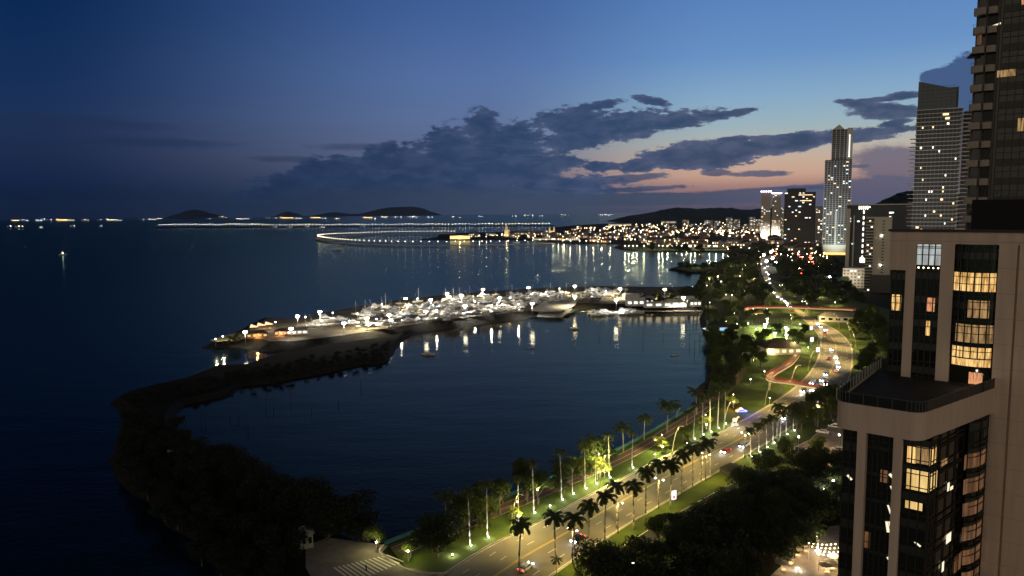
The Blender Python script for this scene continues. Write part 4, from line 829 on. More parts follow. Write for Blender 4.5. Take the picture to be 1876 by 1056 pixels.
# ------------------------------------------------------------------ sheds and tents of the yard, huts at the tip
M_wall = pmat('white_wall', (.62, .6, .55), .85, .3, noise=(.5, (.5, .48, .43), .35, .65)); M_roofd = pmat('dark_roof', (.06, .055, .05), .8); M_roofg = pmat('grey_roof', (.28, .28, .27), .8); M_red = pmat('red_roof', (.22, .07, .045), .8)
M_winw = emit('lit_window_warm', (1.0, .74, .38), 1.6); M_winc = emit('lit_window_white', (1.0, .93, .78), 2.6); M_wino = emit('lit_window_orange', (1.0, .5, .2), 1.2); M_dark = pmat('dark_window', (.012, .014, .018), .1, .6)
def house(name, label, p, w, d, h, rz, wm, rm, roof='hip', win=None, nw=3, cat='building', group=None, zb=None):
    o = root(name, label, cat, p, rz, group); MB().box((0, 0, h / 2 - .3), (w, d, h + .6)).ob('wall', wm, o); r = MB(); e = .5
    if roof == 'hip':
        k = min(w, d) * .32; L_ = max(w - d, .5) / 2; r.add([(-w / 2 - e, -d / 2 - e, h), (w / 2 + e, -d / 2 - e, h), (w / 2 + e, d / 2 + e, h), (-w / 2 - e, d / 2 + e, h), (-L_, 0, h + k), (L_, 0, h + k)], [(0, 1, 5, 4), (1, 2, 5), (2, 3, 4, 5), (3, 0, 4), (3, 2, 1, 0)])
    elif roof == 'gable':
        k = d * .28; r.add([(-w / 2 - e, -d / 2 - e, h), (w / 2 + e, -d / 2 - e, h), (w / 2 + e, d / 2 + e, h), (-w / 2 - e, d / 2 + e, h), (-w / 2 - e, 0, h + k), (w / 2 + e, 0, h + k)], [(0, 1, 5, 4), (1, 2, 5), (2, 3, 4, 5), (3, 0, 4), (3, 2, 1, 0)])
    else: r.box((0, 0, h + .45), (w + .1, d + .1, .3))
    r.ob('roof', rm, o)
    if win:
        for i in range(nw):
            x = (i + .5) / nw * w - w / 2; fr = MB().box((x, -d / 2 - .04, h * .55), (w / nw * .55, .1, h * .42)).ob('window', win if not isinstance(win, list) else R.choice(win), o)
    return o
for i, (px, py, w, d, h, rf) in enumerate([(1163, 559, 16, 8, 4.5, 'gable'), (1185, 556, 12, 8, 4, 'gable'), (1205, 562, 24, 7, 3.6, 'flat'), (1235, 561, 20, 8, 4, 'hip'), (1258, 556, 12, 8, 4.5, 'gable'), (1272, 560, 10, 7, 4, 'hip')]):
    reg('shed', house('shed', '', G(px, py, 4.5), w, d, h, rr.uniform(-.1, .1), M_wall, M_roofg if i % 2 else M_wall, rf, M_winc, 3, 'shed', 'white sheds right of the boats'))
finish('shed', 'low white shed on the quay right of the boats, {o} from the left')
for px, py, w in [(1168, 540, 18), (1060, 551, 10)]:
    pass
o = root('work_shed', 'big pale arched tent behind the sheds right of the yard', 'tent', G(1160, 548, 4.5), .1); m = MB()
for i in range(10):
    a0, a1 = pi * i / 10, pi * (i + 1) / 10; m.quad((-9, -6 * cos(a0), 5.5 * sin(a0)), (9, -6 * cos(a0), 5.5 * sin(a0)), (9, -6 * cos(a1), 5.5 * sin(a1)), (-9, -6 * cos(a1), 5.5 * sin(a1)))
m.ob('canvas_roof', pmat('pale_canvas', (.55, .54, .5), .8), o); MB().add([(-8.9, -6 * cos(pi * i / 10), 5.5 * sin(pi * i / 10)) for i in range(11)], [tuple(range(11))]).ob('end_panel', M_wall, o)
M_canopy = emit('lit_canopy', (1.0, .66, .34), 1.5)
for i, (px, py) in enumerate([(466, 600), (479, 597), (493, 595)]):
    p = G(px, py, 7); o = root('canopy', '', 'canopy', (p.x, p.y, 4.5), -.5, 'glowing canopies at the tip of the yard'); reg('can', o)
    m = MB().add([(-3.4, -1.4, 2.2), (3.4, -1.4, 2.9), (3.4, 1.4, 2.9), (-3.4, 1.4, 2.2), (-3.4, 0, 4.6), (3.4, 0, 3.4)], [(0, 1, 5, 4), (2, 3, 4, 5), (1, 2, 5), (3, 0, 4)]); m.ob('roof', M_canopy, o); q = MB()
    for x in (-3.2, 3.2):
        for y in (-1.2, 1.2): q.cyl((x, y, -.2), (x, y, 2.7), .08)
    q.ob('posts', M_wood, o); put(light('POINT', 1600, (1, .55, .22), (0, 0, 2.2)), o)
finish('can', 'ridge canopy glowing orange at the tip of the yard, {o} from the left')
h_ = house('hut', 'orange lit bar hut below the glowing canopies', G(472, 618, 4.5), 14, 6, 3, .25, M_wood, M_roofd, 'hip', M_wino, 4, 'hut'); put(light('POINT', 2500, AMBER, (0, -5, 2)), h_)
h_ = house('hut', 'small hut with a red orange lit front left of the white flood mast', G(515, 614, 4.5), 9, 5, 3, .25, M_wood, M_roofd, 'hip', M_wino, 3, 'hut'); put(light('POINT', 3000, (1, .45, .2), (0, -4.5, 2)), h_)
house('hut', 'low thatched hut on the rocks right of the canopies', G(540, 612, 4.5), 18, 7, 3, .2, M_wall, M_roofg, 'gable', M_winc, 5, 'hut')
for px, py in [(395, 622), (408, 617)]:
    p = G(px, py, 8); o = root('path_lamp', '', 'lamp', (p.x, p.y, 4), 0, 'lamps at the rocky tip'); MB().cyl((0, 0, -.5), (0, 0, 4), .07).ob('pole', M_steel, o); MB().sph((0, 0, 4.2), .35).ob('lamp_globe', M_head_w, o); put(light('POINT', 2600, (1, .85, .5), (0, 0, 4.9)), o); reg('tip', o)
finish('tip', 'small globe lamp on the rocky tip of the yard, {o} from the left')
scatter('tipshrub', 'shrub', 'shrubs at the rocky tip', [(395, 636), (430, 618), (450, 605), (458, 612), (430, 630)], 12, T_BUSH, .8, 1.4, 4, 'lit shrub on the rocky tip of the yard, {o} from the left', 4.5, cat='shrub', seed=31)
# ------------------------------------------------------------------ spit sheds
house('hut', 'pale flat roofed hut lying on the dark spit', G(332, 836, 2.6), 9, 5, 2.6, .5, M_wood, pmat('pale_sheet_roof', (.5, .52, .55), .6), 'flat', None, 0, 'hut')
house('hut', 'small wooden lookout hut at the dark end of the plaza', G(556, 1000, 2.6), 4.5, 4.5, 4.0, .4, pmat('grey_timber', (.3, .28, .26), .9), pmat('pale_shingle', (.32, .31, .3), .9), 'hip', M_dark, 3, 'hut')
# ------------------------------------------------------------------ park: house, restaurant, courts, pool
house('bungalow', 'white bungalow with a low grey roof behind the far footbridge', G(1540, 589, ZG), 32, 11, 4.2, -.28, M_wall, pmat('bungalow_roof', (.12, .11, .1), .8), 'hip', M_dark, 6)
ho = bpy.data.objects; put(light('POINT', 2200, WARM, (-16, -9, 4)), [o for o in COL.objects if o.name.startswith('bungalow')][0])
rs = house('pavilion', 'dark hip roofed pavilion beside the floodlit courts', G(1426, 646, ZG), 22, 15, 4, .1, M_wall, pmat('brown_roof', (.07, .05, .04), .85), 'hip', M_winw, 5); put(light('POINT', 1500, WARM, (-8, -9, 2.5)), rs)
rs = house('pavilion', 'lower dark roofed hall left of the hip roofed pavilion', G(1393, 641, ZG), 14, 9, 3.2, .1, M_wall, pmat('brown_roof', (.07, .05, .04), .85), 'hip', M_winw, 3)
house('kiosk', 'small pale kiosk lit warm among the park trees', G(1373, 658, ZG), 7, 5, 3, .3, M_wall, M_roofg, 'flat', M_winw, 2, 'kiosk')
house('kiosk', 'low dark stone block standing by the right kerb of the avenue', G(1338, 866, ZG), 7, 4, 1.5, .75, pmat('dark_stone', (.05, .046, .035), .9), MAT['dark_stone'], 'flat', None, 0, 'kiosk')
o = root('sports_court', 'floodlit green sports court with a wire fence in the park', 'court', G(1420, 600, ZG), .25); MB().box((0, 0, .04), (34, 26, .08)).ob('court_floor', pmat('court_green', (.12, .22, .08), .85), o)
q = MB()
for s in (-1, 1):
    q.box((0, s * 9, .1), (24, .12, .02)); q.box((s * 12, 0, .1), (.12, 18, .02))
q.box((0, 0, .1), (.12, 18, .02)); q.ob('court_lines', M_paint, o); q = MB()
for i in range(12):
    for s in (-1, 1): q.cyl((-17 + i * 34 / 11, s * 13, 0), (-17 + i * 34 / 11, s * 13, 4), .06, n=5)
for i in range(9):
    for s in (-1, 1): q.cyl((s * 17, -13 + i * 26 / 8, 0), (s * 17, -13 + i * 26 / 8, 4), .06, n=5)
for z_ in (1.3, 2.6, 4.0):
    for s in (-1, 1): q.tube([(-17, s * 13, z_), (17, s * 13, z_)], .04, 4); q.tube([(s * 17, -13, z_), (s * 17, 13, z_)], .04, 4)
q.ob('wire_fence', M_steel, o)
o = root('swimming_pool', 'bright blue white lit pool terrace between the basin and the courts', 'pool', G(1318, 604, ZG), .1); MB().box((0, 0, .1), (22, 15, .3)).ob('pool_deck', M_wall, o); MB().box((0, 0, .18), (16, 9.5, .2)).ob('pool_water', emit('lit_pool_water', (.25, .6, 1.0), 1.3), o); put(light('POINT', 5200, (.75, .9, 1.0), (-6, 9, 5)), o)
# ------------------------------------------------------------------ footbridges with red railings
M_bred = pmat('red_railing_paint', (.6, .05, .03), .5, .4); M_bridge = pmat('bridge_concrete', (.5, .44, .34), .8); M_strip = emit('red_light_strip', (1.0, .14, .06), .32); M_fascia = emit('lit_fascia_glow', (1.0, .66, .28), .85)
def bridge(label, pxs, zs, w, piers, seed=0):
    line = smoothline([G(x, y, z_) for (x, y), z_ in zip(pxs, zs)], 6); nn = normals2(line); o = root('footbridge', label, 'footbridge')
    def of(d, dz): return [p + n * d + Vector((0, 0, dz)) for p, n in zip(line, nn)]
    m = MB(); A, B, C, D = of(-w / 2, 0), of(w / 2, 0), of(w / 2, -.8), of(-w / 2, -.8); strip(m, B, A); strip(m, D, C); strip(m, A, D); strip(m, C, B); m.ob('deck', M_bridge, o)
    for s in (-1, 1):
        q = MB(); q.tube(of(s * w / 2, 1.15), .05, 4); q.tube(of(s * w / 2, .6), .03, 4)
        T = of(s * w / 2, 0)
        for i in range(0, len(T)): q.cyl(T[i], T[i] + Vector((0, 0, 1.15)), .035, n=4)
        ln_q = resample(T, int(length(T) / 1.4))
        for t_ in ln_q: q.cyl(t_, t_ + Vector((0, 0, 1.15)), .035, n=4)
        q.ob('railing', M_bred, o); h = MB(); strip(h, of(s * (w / 2 - .06), .12), of(s * (w / 2 - .06), .42)); h.ob('light_strip', M_strip, o); h = MB(); strip(h, of(s * (w / 2 + .03), -.75), of(s * (w / 2 + .03), -.3)); h.ob('fascia_glow', M_fascia, o)  # fascia strips glow in place of warm light falling on the deck sides
    for i in piers:
        p = line[int(i * (len(line) - 1))]; MB().cyl((p.x, p.y, ZG - .3), (p.x, p.y, p.z - .8), .45, .45, 10).ob('pier', M_bridge, o)
    for i in range(1, len(line) - 1, max(2, len(line) // 6)):
        p = line[i]; put(light('POINT', 900, (1, .62, .26), (p.x, p.y, p.z + 3.2)), o)
    return line
bridge('nearer footbridge with red railings turning a sharp corner beside the avenue', [(1560, 720), (1545, 716), (1500, 709), (1450, 701), (1418, 697), (1409, 692), (1415, 685), (1432, 675), (1449, 664), (1460, 650)], [8.6, 8.6, 8.6, 8.6, 8.4, 8.2, 7.8, 6.2, 4.6, 3.0], 3.0, [.12, .4, .52, .7])
bridge('farther footbridge crossing the avenue, its red glow ending in a loop at left', [(1572, 568), (1540, 566), (1500, 565), (1450, 563), (1400, 563), (1375, 564), (1368, 568), (1375, 573), (1396, 573)], [9, 9, 9, 9, 8.4, 7.6, 6.4, 5.0, 3.4], 3.2, [.06, .3, .5, .72, .9])
# ------------------------------------------------------------------ signs, parasols, statue
def panel(px, py, w, h, label, col=(0.9, 0.92, 1), zb=1.6, rz=0.4, s=3.0):
    o = root('advert_board', label, 'sign', G(px, py, ZG), rz); MB().box((0, 0, zb + h / 2), (w, .3, h)).ob('frame', M_steel, o); MB().box((0, -.17, zb + h / 2), (w * .88, .04, h * .9)).ob('screen', emit('screen_white', col, s), o)
    MB().cyl((0, 0, -.2), (0, 0, zb), .1).ob('post', M_steel, o); return o
pb = panel(1234, 919, 1.9, 3.0, 'lit white poster panel standing by the palm row on the right', zb=.5, s=1.6); MB().box((0, -.2, 1.4), (.7, .03, .8)).ob('poster_print', pmat('red_print', (.5, .05, .04), .6, emit=(.9, .1, .08), estr=.5), pb)
panel(1486, 609, 3, 3, 'small square white lit board at the inner kerb of the curve, top one', s=2.4); panel(1487, 631, 3, 3, 'small square white lit board at the inner kerb, middle one', s=2.4); panel(1498, 650, 3, 3, 'small square white lit board at the inner kerb, lowest one', s=2.4)
o = root('statue', 'white lit statue of a rearing shape on the lawn right of the police car', 'statue', G(1346, 780, ZG)); MB().box((0, 0, .5), (2.6, 1.4, 1.0)).ob('plinth', M_conc, o)
q = MB().sph((0, 0, 2.4), 1.1, 10, 6, sz=.75); q.tube([(.6, 0, 2.6), (1.3, 0, 3.6), (1.8, 0, 3.5)], .42, 8, r1=.2); q.tube([(-.6, 0, 2.2), (-.8, 0, 1)], .3, 7); q.tube([(.5, 0, 2.1), (.6, 0, 1)], .25, 7); q.ob('figure', M_wall, o, True); put(light('POINT', 500, COOL, (0, -3, 1.5)), o)
M_par = pmat('cream_canvas', (.6, .52, .38), .8)
for i, (px, py) in enumerate([(1432, 1048), (1446, 1036), (1458, 1022), (1474, 1014), (1522, 1046), (1512, 1052), (1530, 1036), (1440, 1020)]):
    p = G(px, py, ZG); o = root('parasol', '', 'parasol', p, i, 'parasols on the hotel terrace'); q = MB(); n = 8
    q.add([(0, 0, 3.1)] + [(1.7 * cos(2 * pi * k / n), 1.7 * sin(2 * pi * k / n), 2.4) for k in range(n)], [(0, k + 1, (k + 1) % n + 1) for k in range(n)]); q.ob('canopy', M_par, o); MB().cyl((0, 0, 0), (0, 0, 3.1), .04, n=6).ob('pole', M_steel, o)
    q = MB()
    for a in (0, 2.1, 4.2): q.box((1.1 * cos(a), 1.1 * sin(a), .45), (.5, .5, .08), a)
    reg('par', o); tb = root('cafe_table', '', 'table', (p.x + .3, p.y - .3, ZG + .05), 0, 'tables under the parasols'); MB().cyl((0, 0, .7), (0, 0, .75), .55, n=10).ob('tabletop', M_deck, tb); MB().cyl((0, 0, 0), (0, 0, .7), .05, n=6).ob('leg', M_steel, tb); reg('tab', tb); put(light('POINT', 260, (1, .66, .3), (0, 0, 1.5)), tb)
finish('par', 'cream parasol on the lit hotel terrace, {o} from the left'); finish('tab', 'round table under a terrace parasol, {o} from the left')
o = root('string_lights', 'warm string lights hung over the terrace at the hotel foot', 'string lights', G(1520, 1035, ZG)); q = MB(); c_ = MB()
for r_ in range(4):
    pts_ = [Vector((-4 + i * 1.1, -3 + r_ * 2.0, 4.2 - .5 * sin(pi * i / 8))) for i in range(9)]; c_.tube(pts_, .02, 3)
    for p in pts_: q.sph(p, .16, 6, 4)
c_.ob('cable', M_steel, o); q.ob('bulbs', emit('bulb_glass', (1, .72, .35), 14), o); q = MB()
for x, y in ((-4, -3), (4.8, -3), (4.8, 3), (-4, 3)): q.cyl((x, y, 0), (x, y, 4.3), .06)
q.ob('posts', M_steel, o); put(light('POINT', 2600, (1, .66, .3), (0, 0, 3.4)), o)
for px, py, pw, l, c3 in [(1496, 1002, 600, 'white garden lamp by the paved terrace', WHITE), (1525, 930, 900, 'slim post lamp with a round head beside the hotel base', WHITE), (1507, 946, 500, 'low garden lamp left of the slim post lamp', WHITE), (1345, 940, 1500, 'garden lamp glowing through a tree in the dark wood', (1, .9, .5)), (1498, 782, 9000, 'car park lamp on a tall thin pole at its upper left corner', WARM), (1536, 838, 6000, 'thin lamp post beside the blue painted bay', WARM), (1160, 1056, 1800, 'warm lamp in the small yard at the bottom edge', (1, .75, .25)), (1462, 842, 4500, 'lamp post beside the parked black car', WARM)]:
    o = root('garden_lamp', l, 'lamp', G(px, py, ZG)); h = 8 if 'car park' in l or 'post' in l else 3; MB().cyl((0, 0, -.2), (0, 0, h), .07).ob('pole', M_steel, o); MB().sph((0, 0, h + .1), .28).ob('lamp_globe', M_head_w, o); put(light('POINT', pw, c3, (0, 0, h + .6)), o)
o = inst(CARS[('suv', 2, 0)], 'car', '', 'car', (0, 0, -99)) if False else None
# post lamps added to light the yellow crowns, park trees and plaza corner
for px, py, pw in [(950, 962, 900), (1095, 880, 2200), (1107, 876, 1700), (1214, 832, 1500), (1294, 790, 700), (1344, 748, 600), (748, 1029, 500), (690, 1012, 330), (1200, 846, 350), (1410, 740, 350), (1400, 690, 500), (1380, 668, 500), (1330, 660, 300), (1320, 628, 500), (1350, 600, 700), (1380, 572, 900), (1300, 560, 1200), (1330, 545, 1500), (1355, 530, 1500), (1370, 600, 700), (1480, 645, 500), (1450, 590, 1200), (1465, 600, 900), (1385, 610, 1500), (1345, 580, 1300), (1350, 562, 1500), (1405, 572, 1500), (1320, 520, 1800), (1380, 540, 1800), (1345, 505, 2200), (1370, 515, 1800), (1440, 640, 700), (1408, 655, 500), (1335, 690, 260), (1375, 705, 300), (1590, 590, 900), (1600, 640, 500), (1530, 560, 1500), (1500, 545, 2200), (1470, 535, 2200)]:
    o = root('park_fill_lamp', '', 'fill lamp', G(px, py, ZG), 0, 'lamps added to light the park trees'); MB().cyl((0, 0, -.1), (0, 0, 2.6), .08).ob('post', M_steel, o); MB().sph((0, 0, 2.7), .2).ob('lens', M_head_w, o); put(light('POINT', pw * 2.6, (1, .9, .34), (0, 0, 3.1)), o); reg('bol', o)
for px, py, pw, h in [(1097, 882, 7000, 9), (1108, 880, 5000, 8), (1212, 832, 3600, 7), (948, 964, 2600, 7), (1292, 792, 2600, 7), (1343, 752, 2600, 7), (1200, 836, 1200, 6), (985, 934, 1500, 6), (1408, 662, 2600, 7), (1455, 648, 2500, 7), (1300, 620, 2500, 8), (1330, 612, 3500, 9), (1448, 600, 3500, 9), (1385, 598, 3500, 9)]:  # taller pole lamps, likewise added to brighten single crowns
    o = root('crown_fill_lamp', '', 'lamp', G(px, py, ZG), 0, 'tall lamps added to light single crowns'); MB().cyl((0, 0, -.1), (0, 0, h), .05).ob('pole', MAT['dark_metal'], o); MB().sph((0, 0, h), .13).ob('lens', M_head_y, o); put(light('POINT', pw, (1, .92, .38), (0, -.3, h + .3)), o); reg('tlamp', o)
finish('tlamp', 'slender pole lamp added to light a tree crown, {o} from the left')
finish('bol', 'post lamp added to light the park trees, {o} from the left')
def person(label, p, rz, cloth, zs=1.0):
    o = root('person', label, 'person', p, rz); b = MB()
    b.tube([(0, .1, .05), (0, .11, .5), (0, .09, .95)], .075, 8, r1=.11); b.tube([(.12, -.1, .05), (.06, -.11, .5), (0, -.09, .95)], .075, 8, r1=.11); b.tube([(0, 0, .9), (0, 0, 1.2), (0, 0, 1.45)], .17, 10, r1=.19)
    b.tube([(0, .2, 1.42), (.03, .27, 1.12), (.15, .25, .9)], .055, 6, r1=.04); b.tube([(0, -.2, 1.42), (-.03, -.27, 1.12), (.05, -.26, .85)], .055, 6, r1=.04); b.cyl((0, 0, 1.45), (0, 0, 1.56), .06)
    b.sph((0, 0, 1.66), .12, 10, 8, sz=1.15); b.ob('body', cloth, o, True); return o
person('person in dark clothes walking across the dim plaza', G(671, 1047, ZG + .04), .5, pmat('dark_cloth', (.03, .03, .035), .9))
# ------------------------------------------------------------------ far lights: ring road, causeway, ships
def dotlamp(h, r, mt, pw=None, col=WHITE):
    p = [('pole', MB().cyl((0, 0, -.5), (0, 0, h), .12, n=5).mesh('pole', M_steel), []), ('lamp_head', MB().sph((0, 0, h + r * .6), r, 6, 4).mesh('lamp_head', mt), [])]
    if pw: p.append(('lamp_light', light('POINT', pw, col, (0, 0, h + r + .8), rad=.5), []))
    return p
M_ring = emit('viaduct_lamp_glass', (1.0, 0.78, 0.5), 20); DW = dotlamp(9, .62, M_ring)
DWL = DW
lo = resample(smoothline([G(x, y, 14) for x, y in [(1012, 439), (960, 441), (864, 442.5), (761, 443), (700, 442), (646, 440), (610, 437), (588, 434), (582, 431.5), (596, 429.5), (634, 427.5), (710, 425), (805, 424), (832, 424)]], 10), 150)
lo = [Vector((p.x, p.y, 5)) for p in lo]; nn = normals2(lo)
o = root('ring_road', 'curved sea viaduct with a necklace of lamps in the bay', 'viaduct')
m = MB(); A, B, C, D = off(lo, nn, -9, 5), off(lo, nn, 9, 5), off(lo, nn, 9, 3.4), off(lo, nn, -9, 3.4); strip(m, B, A); strip(m, D, C); strip(m, A, D); strip(m, C, B); m.ob('deck', M_conc, o)
m = MB()
for i in range(0, len(lo), 2): m.cyl((lo[i].x, lo[i].y, -1), (lo[i].x, lo[i].y, 3.4), 1.2, n=6)
m.ob('piers', M_conc, o)
near_arm = [p for p in lo[:88]]
for i, p in enumerate(resample(lo[:98], 52)):
    inst(DWL if i % 6 == 2 else DW, 'viaduct_lamp', 'small bright street lamp in the near row of the curved viaduct', 'street lamp', (p.x, p.y, 5), 0, 'lamps of the curved viaduct')
for i, p in enumerate(resample(lo[98:], 46)):
    inst(DWL if i % 8 == 2 else DW, 'viaduct_lamp', 'small bright street lamp in the far row of the curved viaduct', 'street lamp', (p.x, p.y, 5), 0, 'far lamps of the curved viaduct')
BIG = [dotlamp(12, 1.0, M_dotw), dotlamp(12, 0.95, M_dotc), dotlamp(12, 1.1, M_dota)]
rr = random.Random(9)
for i in range(118):
    x = 292 + i * 6.1 + rr.uniform(-.8, .8); y = 412.9 - .0040 * (x - 292); p = G(x, y, 14)
    o = inst(BIG[0] if rr.random() < .7 else BIG[rr.choice((1, 2))], 'causeway_lamp', 'tiny lamp in the long straight line of lights at the horizon', 'street lamp', (p.x, p.y, 3), 0, 'lamps of the far causeway', rr.uniform(.75, 1.05) if x > 480 else rr.uniform(1.0, 1.4))
# ships at anchor
M_ship = pmat('ship_hull', (.05, .03, .03), .7)
def ship(L_, glow, mt):
    m = MB(); m.add([(-L_ / 2, -10, 0), (L_ * .42, -10, 0), (L_ / 2, 0, 0), (L_ * .42, 10, 0), (-L_ / 2, 10, 0), (-L_ / 2, -11, 12), (L_ * .44, -11, 12), (L_ * .53, 0, 15), (L_ * .44, 11, 12), (-L_ / 2, 11, 12)], [(0, 1, 6, 5), (1, 2, 7, 6), (2, 3, 8, 7), (3, 4, 9, 8), (4, 0, 5, 9), (5, 6, 7, 8, 9)])
    b = MB().box((-L_ * .38, 0, 22), (L_ * .12, 20, 20)); b.box((-L_ * .38, 0, 36), (6, 6, 10)); d = MB()
    for i in range(glow): d.sph((-L_ * .42 + i * L_ * .86 / max(glow - 1, 1), -6, 17 + (12 if i < 2 else 0) + (i * 7 % 5)), 3.6 if i < 2 else 2.6, 6, 4)
    return [('hull', m.mesh('hull', M_ship), []), ('bridge_house', b.mesh('bridge_house', M_hull), []), ('deck_lamps', d.mesh('deck_lamps', mt), [])]
SH = [ship(230, 9, M_dotw), ship(180, 5, M_dotc), ship(260, 12, M_dota), ship(90, 2, M_dotc), ship(140, 3, M_dotw)]
for x, y, k, s in [(28, 404, 2, .9), (45, 403.6, 1, .8), (71, 404, 1, .9), (79, 402.5, 3, 1), (90, 404, 3, 1), (112, 403.6, 2, 1.1), (128, 403.4, 0, .8), (156, 404, 4, 1), (182, 403.5, 3, .8), (204, 403.2, 0, 1), (218, 403, 1, .7), (260, 402.6, 3, .8), (278, 402.6, 1, 1), (290, 401.5, 4, 1), (17, 416, 3, .7), (35, 416, 4, .7), (75, 416.6, 4, .4), (133, 415, 3, .6), (184, 414.6, 3, .4), (382, 401, 3, .8), (408, 398.4, 4, 1), (440, 401, 0, .7), (452, 400.5, 1, .6), (490, 399, 3, .7), (503, 399, 3, .6), (524, 399.8, 2, 1.1), (546, 401, 1, .8), (578, 399, 2, .9), (594, 401, 3, .8), (617, 401.5, 4, .9), (672, 398.6, 2, .9), (684, 401.8, 3, 1), (704, 397.4, 0, .7), (722, 398.5, 3, .8), (732, 398.3, 3, .8), (751, 398, 4, .8), (760, 397.6, 1, .8), (787, 398, 1, .7), (830, 398, 4, .7), (843, 397.8, 4, .6), (880, 396.2, 1, .6), (942, 397, 3, .9), (962, 395, 4, .8), (973, 395, 3, .8), (991, 395.4, 3, .7), (1029, 394.4, 4, .7), (1039, 394.2, 3, .6), (1100, 394, 4, .7), (1106, 393.8, 3, .7), (1114, 393.6, 1, .6), (1121, 393.6, 3, .6), (590, 417, 4, .5), (530, 416, 4, .45), (504, 417, 3, .5), (664, 415, 3, .5), (562, 415.5, 3, .5)]:
    q = G(x, max(y + 1.6, 393 + .0095 * (938 - x) + 1.2), 0); sc = s * q.y / 15000 * (1 if y < 410 else 1.6)
    o = inst(SH[k], 'ship', '', 'ship', q, rr.uniform(-.3, .3), 'ships at anchor near the horizon', sc); o['_c'] = ['chain of deck lamps', 'a few white lamps', 'long amber lamp row', 'two lamps', 'three lamps'][k]; reg('ship', o)
finish('ship', 'far ship at anchor showing {c}, {o} from the left')
# ------------------------------------------------------------------ low city by the bay
WL = [pmat('stucco_a', (.26, .23, .2), .9), pmat('stucco_b', (.2, .18, .16), .9), pmat('stucco_c', (.34, .31, .28), .9), pmat('stucco_d', (.15, .13, .12), .9)]; RFM = [M_roofd, M_roofg, M_red, M_conc]
WINS = [emit('city_window_warm', (1, .68, .34), 3.0), emit('city_window_white', (1, .9, .72), 4.0), emit('city_window_amber', (1, .5, .18), 2.6), M_dark, M_dark, M_dark]
def block_proto(seed):
    r_ = random.Random(seed); w, d, h = r_.uniform(14, 34), r_.uniform(12, 22), r_.choice((6, 8, 9, 12, 15)); p = [('wall', MB().box((0, 0, h / 2 - .5), (w, d, h + 1)).mesh('wall', r_.choice(WL)), [])]
    m = MB()
    if r_.random() < .5: m.add([(-w / 2 - .6, -d / 2 - .6, h), (w / 2 + .6, -d / 2 - .6, h), (w / 2 + .6, d / 2 + .6, h), (-w / 2 - .6, d / 2 + .6, h), (-w * .3, 0, h + 3.5), (w * .3, 0, h + 3.5)], [(0, 1, 5, 4), (1, 2, 5), (2, 3, 4, 5), (3, 0, 4), (3, 2, 1, 0)])
    else: m.box((0, 0, h + .6), (w + .4, d + .4, .5)); m.box((w * .2, 0, h + 1.8), (w * .2, d * .3, 2.4))
    p.append(('roof', m.mesh('roof', r_.choice(RFM)), [])); nf = max(1, int(h / 3.2)); nb = max(3, int(w / 4.5))
    for f_ in range(nf):
        for b in range(nb):
            if r_.random() < .6: p.append(('window', MB().box(((b + .5) / nb * w - w / 2, -d / 2 - .05, (f_ + .55) * h / nf), (w / nb * .5, .12, h / nf * .45)).mesh('window', r_.choice(WINS)), []))
    return p
BLK = [block_proto(s) for s in range(60, 76)]
def blocks(key, name, group, area, n, mind, fmt, seed, smin=.8, smax=1.3):
    r_ = random.Random(seed); xs = [a[0] for a in area]; ys = [a[1] for a in area]; g_ = []; t = 0
    while len(g_) < n and t < 9000:
        t += 1; x, y = r_.uniform(min(xs), max(xs)), r_.uniform(min(ys), max(ys))
        if not inside((x, y), area): continue
        p = G(x, y, ZG)
        if any((p - q).length < mind for q in g_): continue
        g_.append(p); o = inst(r_.choice(BLK), name, '', 'building', p, r_.uniform(-.35, .35), group, r_.uniform(smin, smax)); reg(key, o)
    finish(key, fmt)
blocks('casco', 'town_house', 'old town houses by the bay', [(845, 436), (860, 430), (1000, 427), (1120, 430), (1240, 434), (1240, 446), (1130, 446), (1020, 442), (985, 438)], 70, 30, 'low old town house near the bay shore, {o} from the left', 41)
blocks('mid', 'town_house', 'houses of the far city', [(1030, 421), (1180, 414), (1390, 414), (1390, 440), (1240, 434), (1100, 430)], 85, 55, 'house in the far low city below the wooded hill, {o} from the left', 42, .8, 1.25)
blocks('near', 'town_house', 'houses behind the bay park', [(1180, 452), (1200, 447), (1400, 440), (1500, 445), (1505, 470), (1430, 466), (1340, 457)], 42, 28, 'city building behind the bay park, {o} from the left', 43, .9, 1.4)
# lamps over the low city
CLP = [dotlamp(8, .6, M_dotw), dotlamp(8, .55, M_dotc), dotlamp(7, .7, M_dota), dotlamp(8, .65, M_dotw, 6000, (1, .72, .4)), dotlamp(8, .6, M_dotr)]
def lamps(key, area, n, fmt, seed, protos, group, s0=.8, s1=1.2, sh=False, name='street_lamp'):
    r_ = random.Random(seed); xs = [a[0] for a in area]; ys = [a[1] for a in area]; k = 0; t = 0
    while k < n and t < 9000:
        t += 1; x, y = r_.uniform(min(xs), max(xs)), r_.uniform(min(ys), max(ys))
        if not inside((x, y), area): continue
        p = G(x, y, ZG); o = inst(r_.choice(protos), name, fmt if sh else '', 'street lamp', p, 0, group, r_.uniform(s0, s1)); k += 1; reg(key, o)
    if not sh: finish(key, fmt)
lamps('l1', [(850, 438), (860, 431), (1000, 428), (1240, 434), (1240, 448), (1020, 444)], 75, 'tiny lamp among the old town houses, {o} from the left', 51, [CLP[0], CLP[0], CLP[2], CLP[1], CLP[3]], 'lamps of the old town')
lamps('l2', [(1030, 422), (1180, 415), (1395, 413), (1395, 440), (1100, 432)], 160, 'tiny lamp in the far low city, {o} from the left', 52, [CLP[0], CLP[1], CLP[2], CLP[2]], 'lamps of the far city', 1.1, 2.0, name='city_lamp')
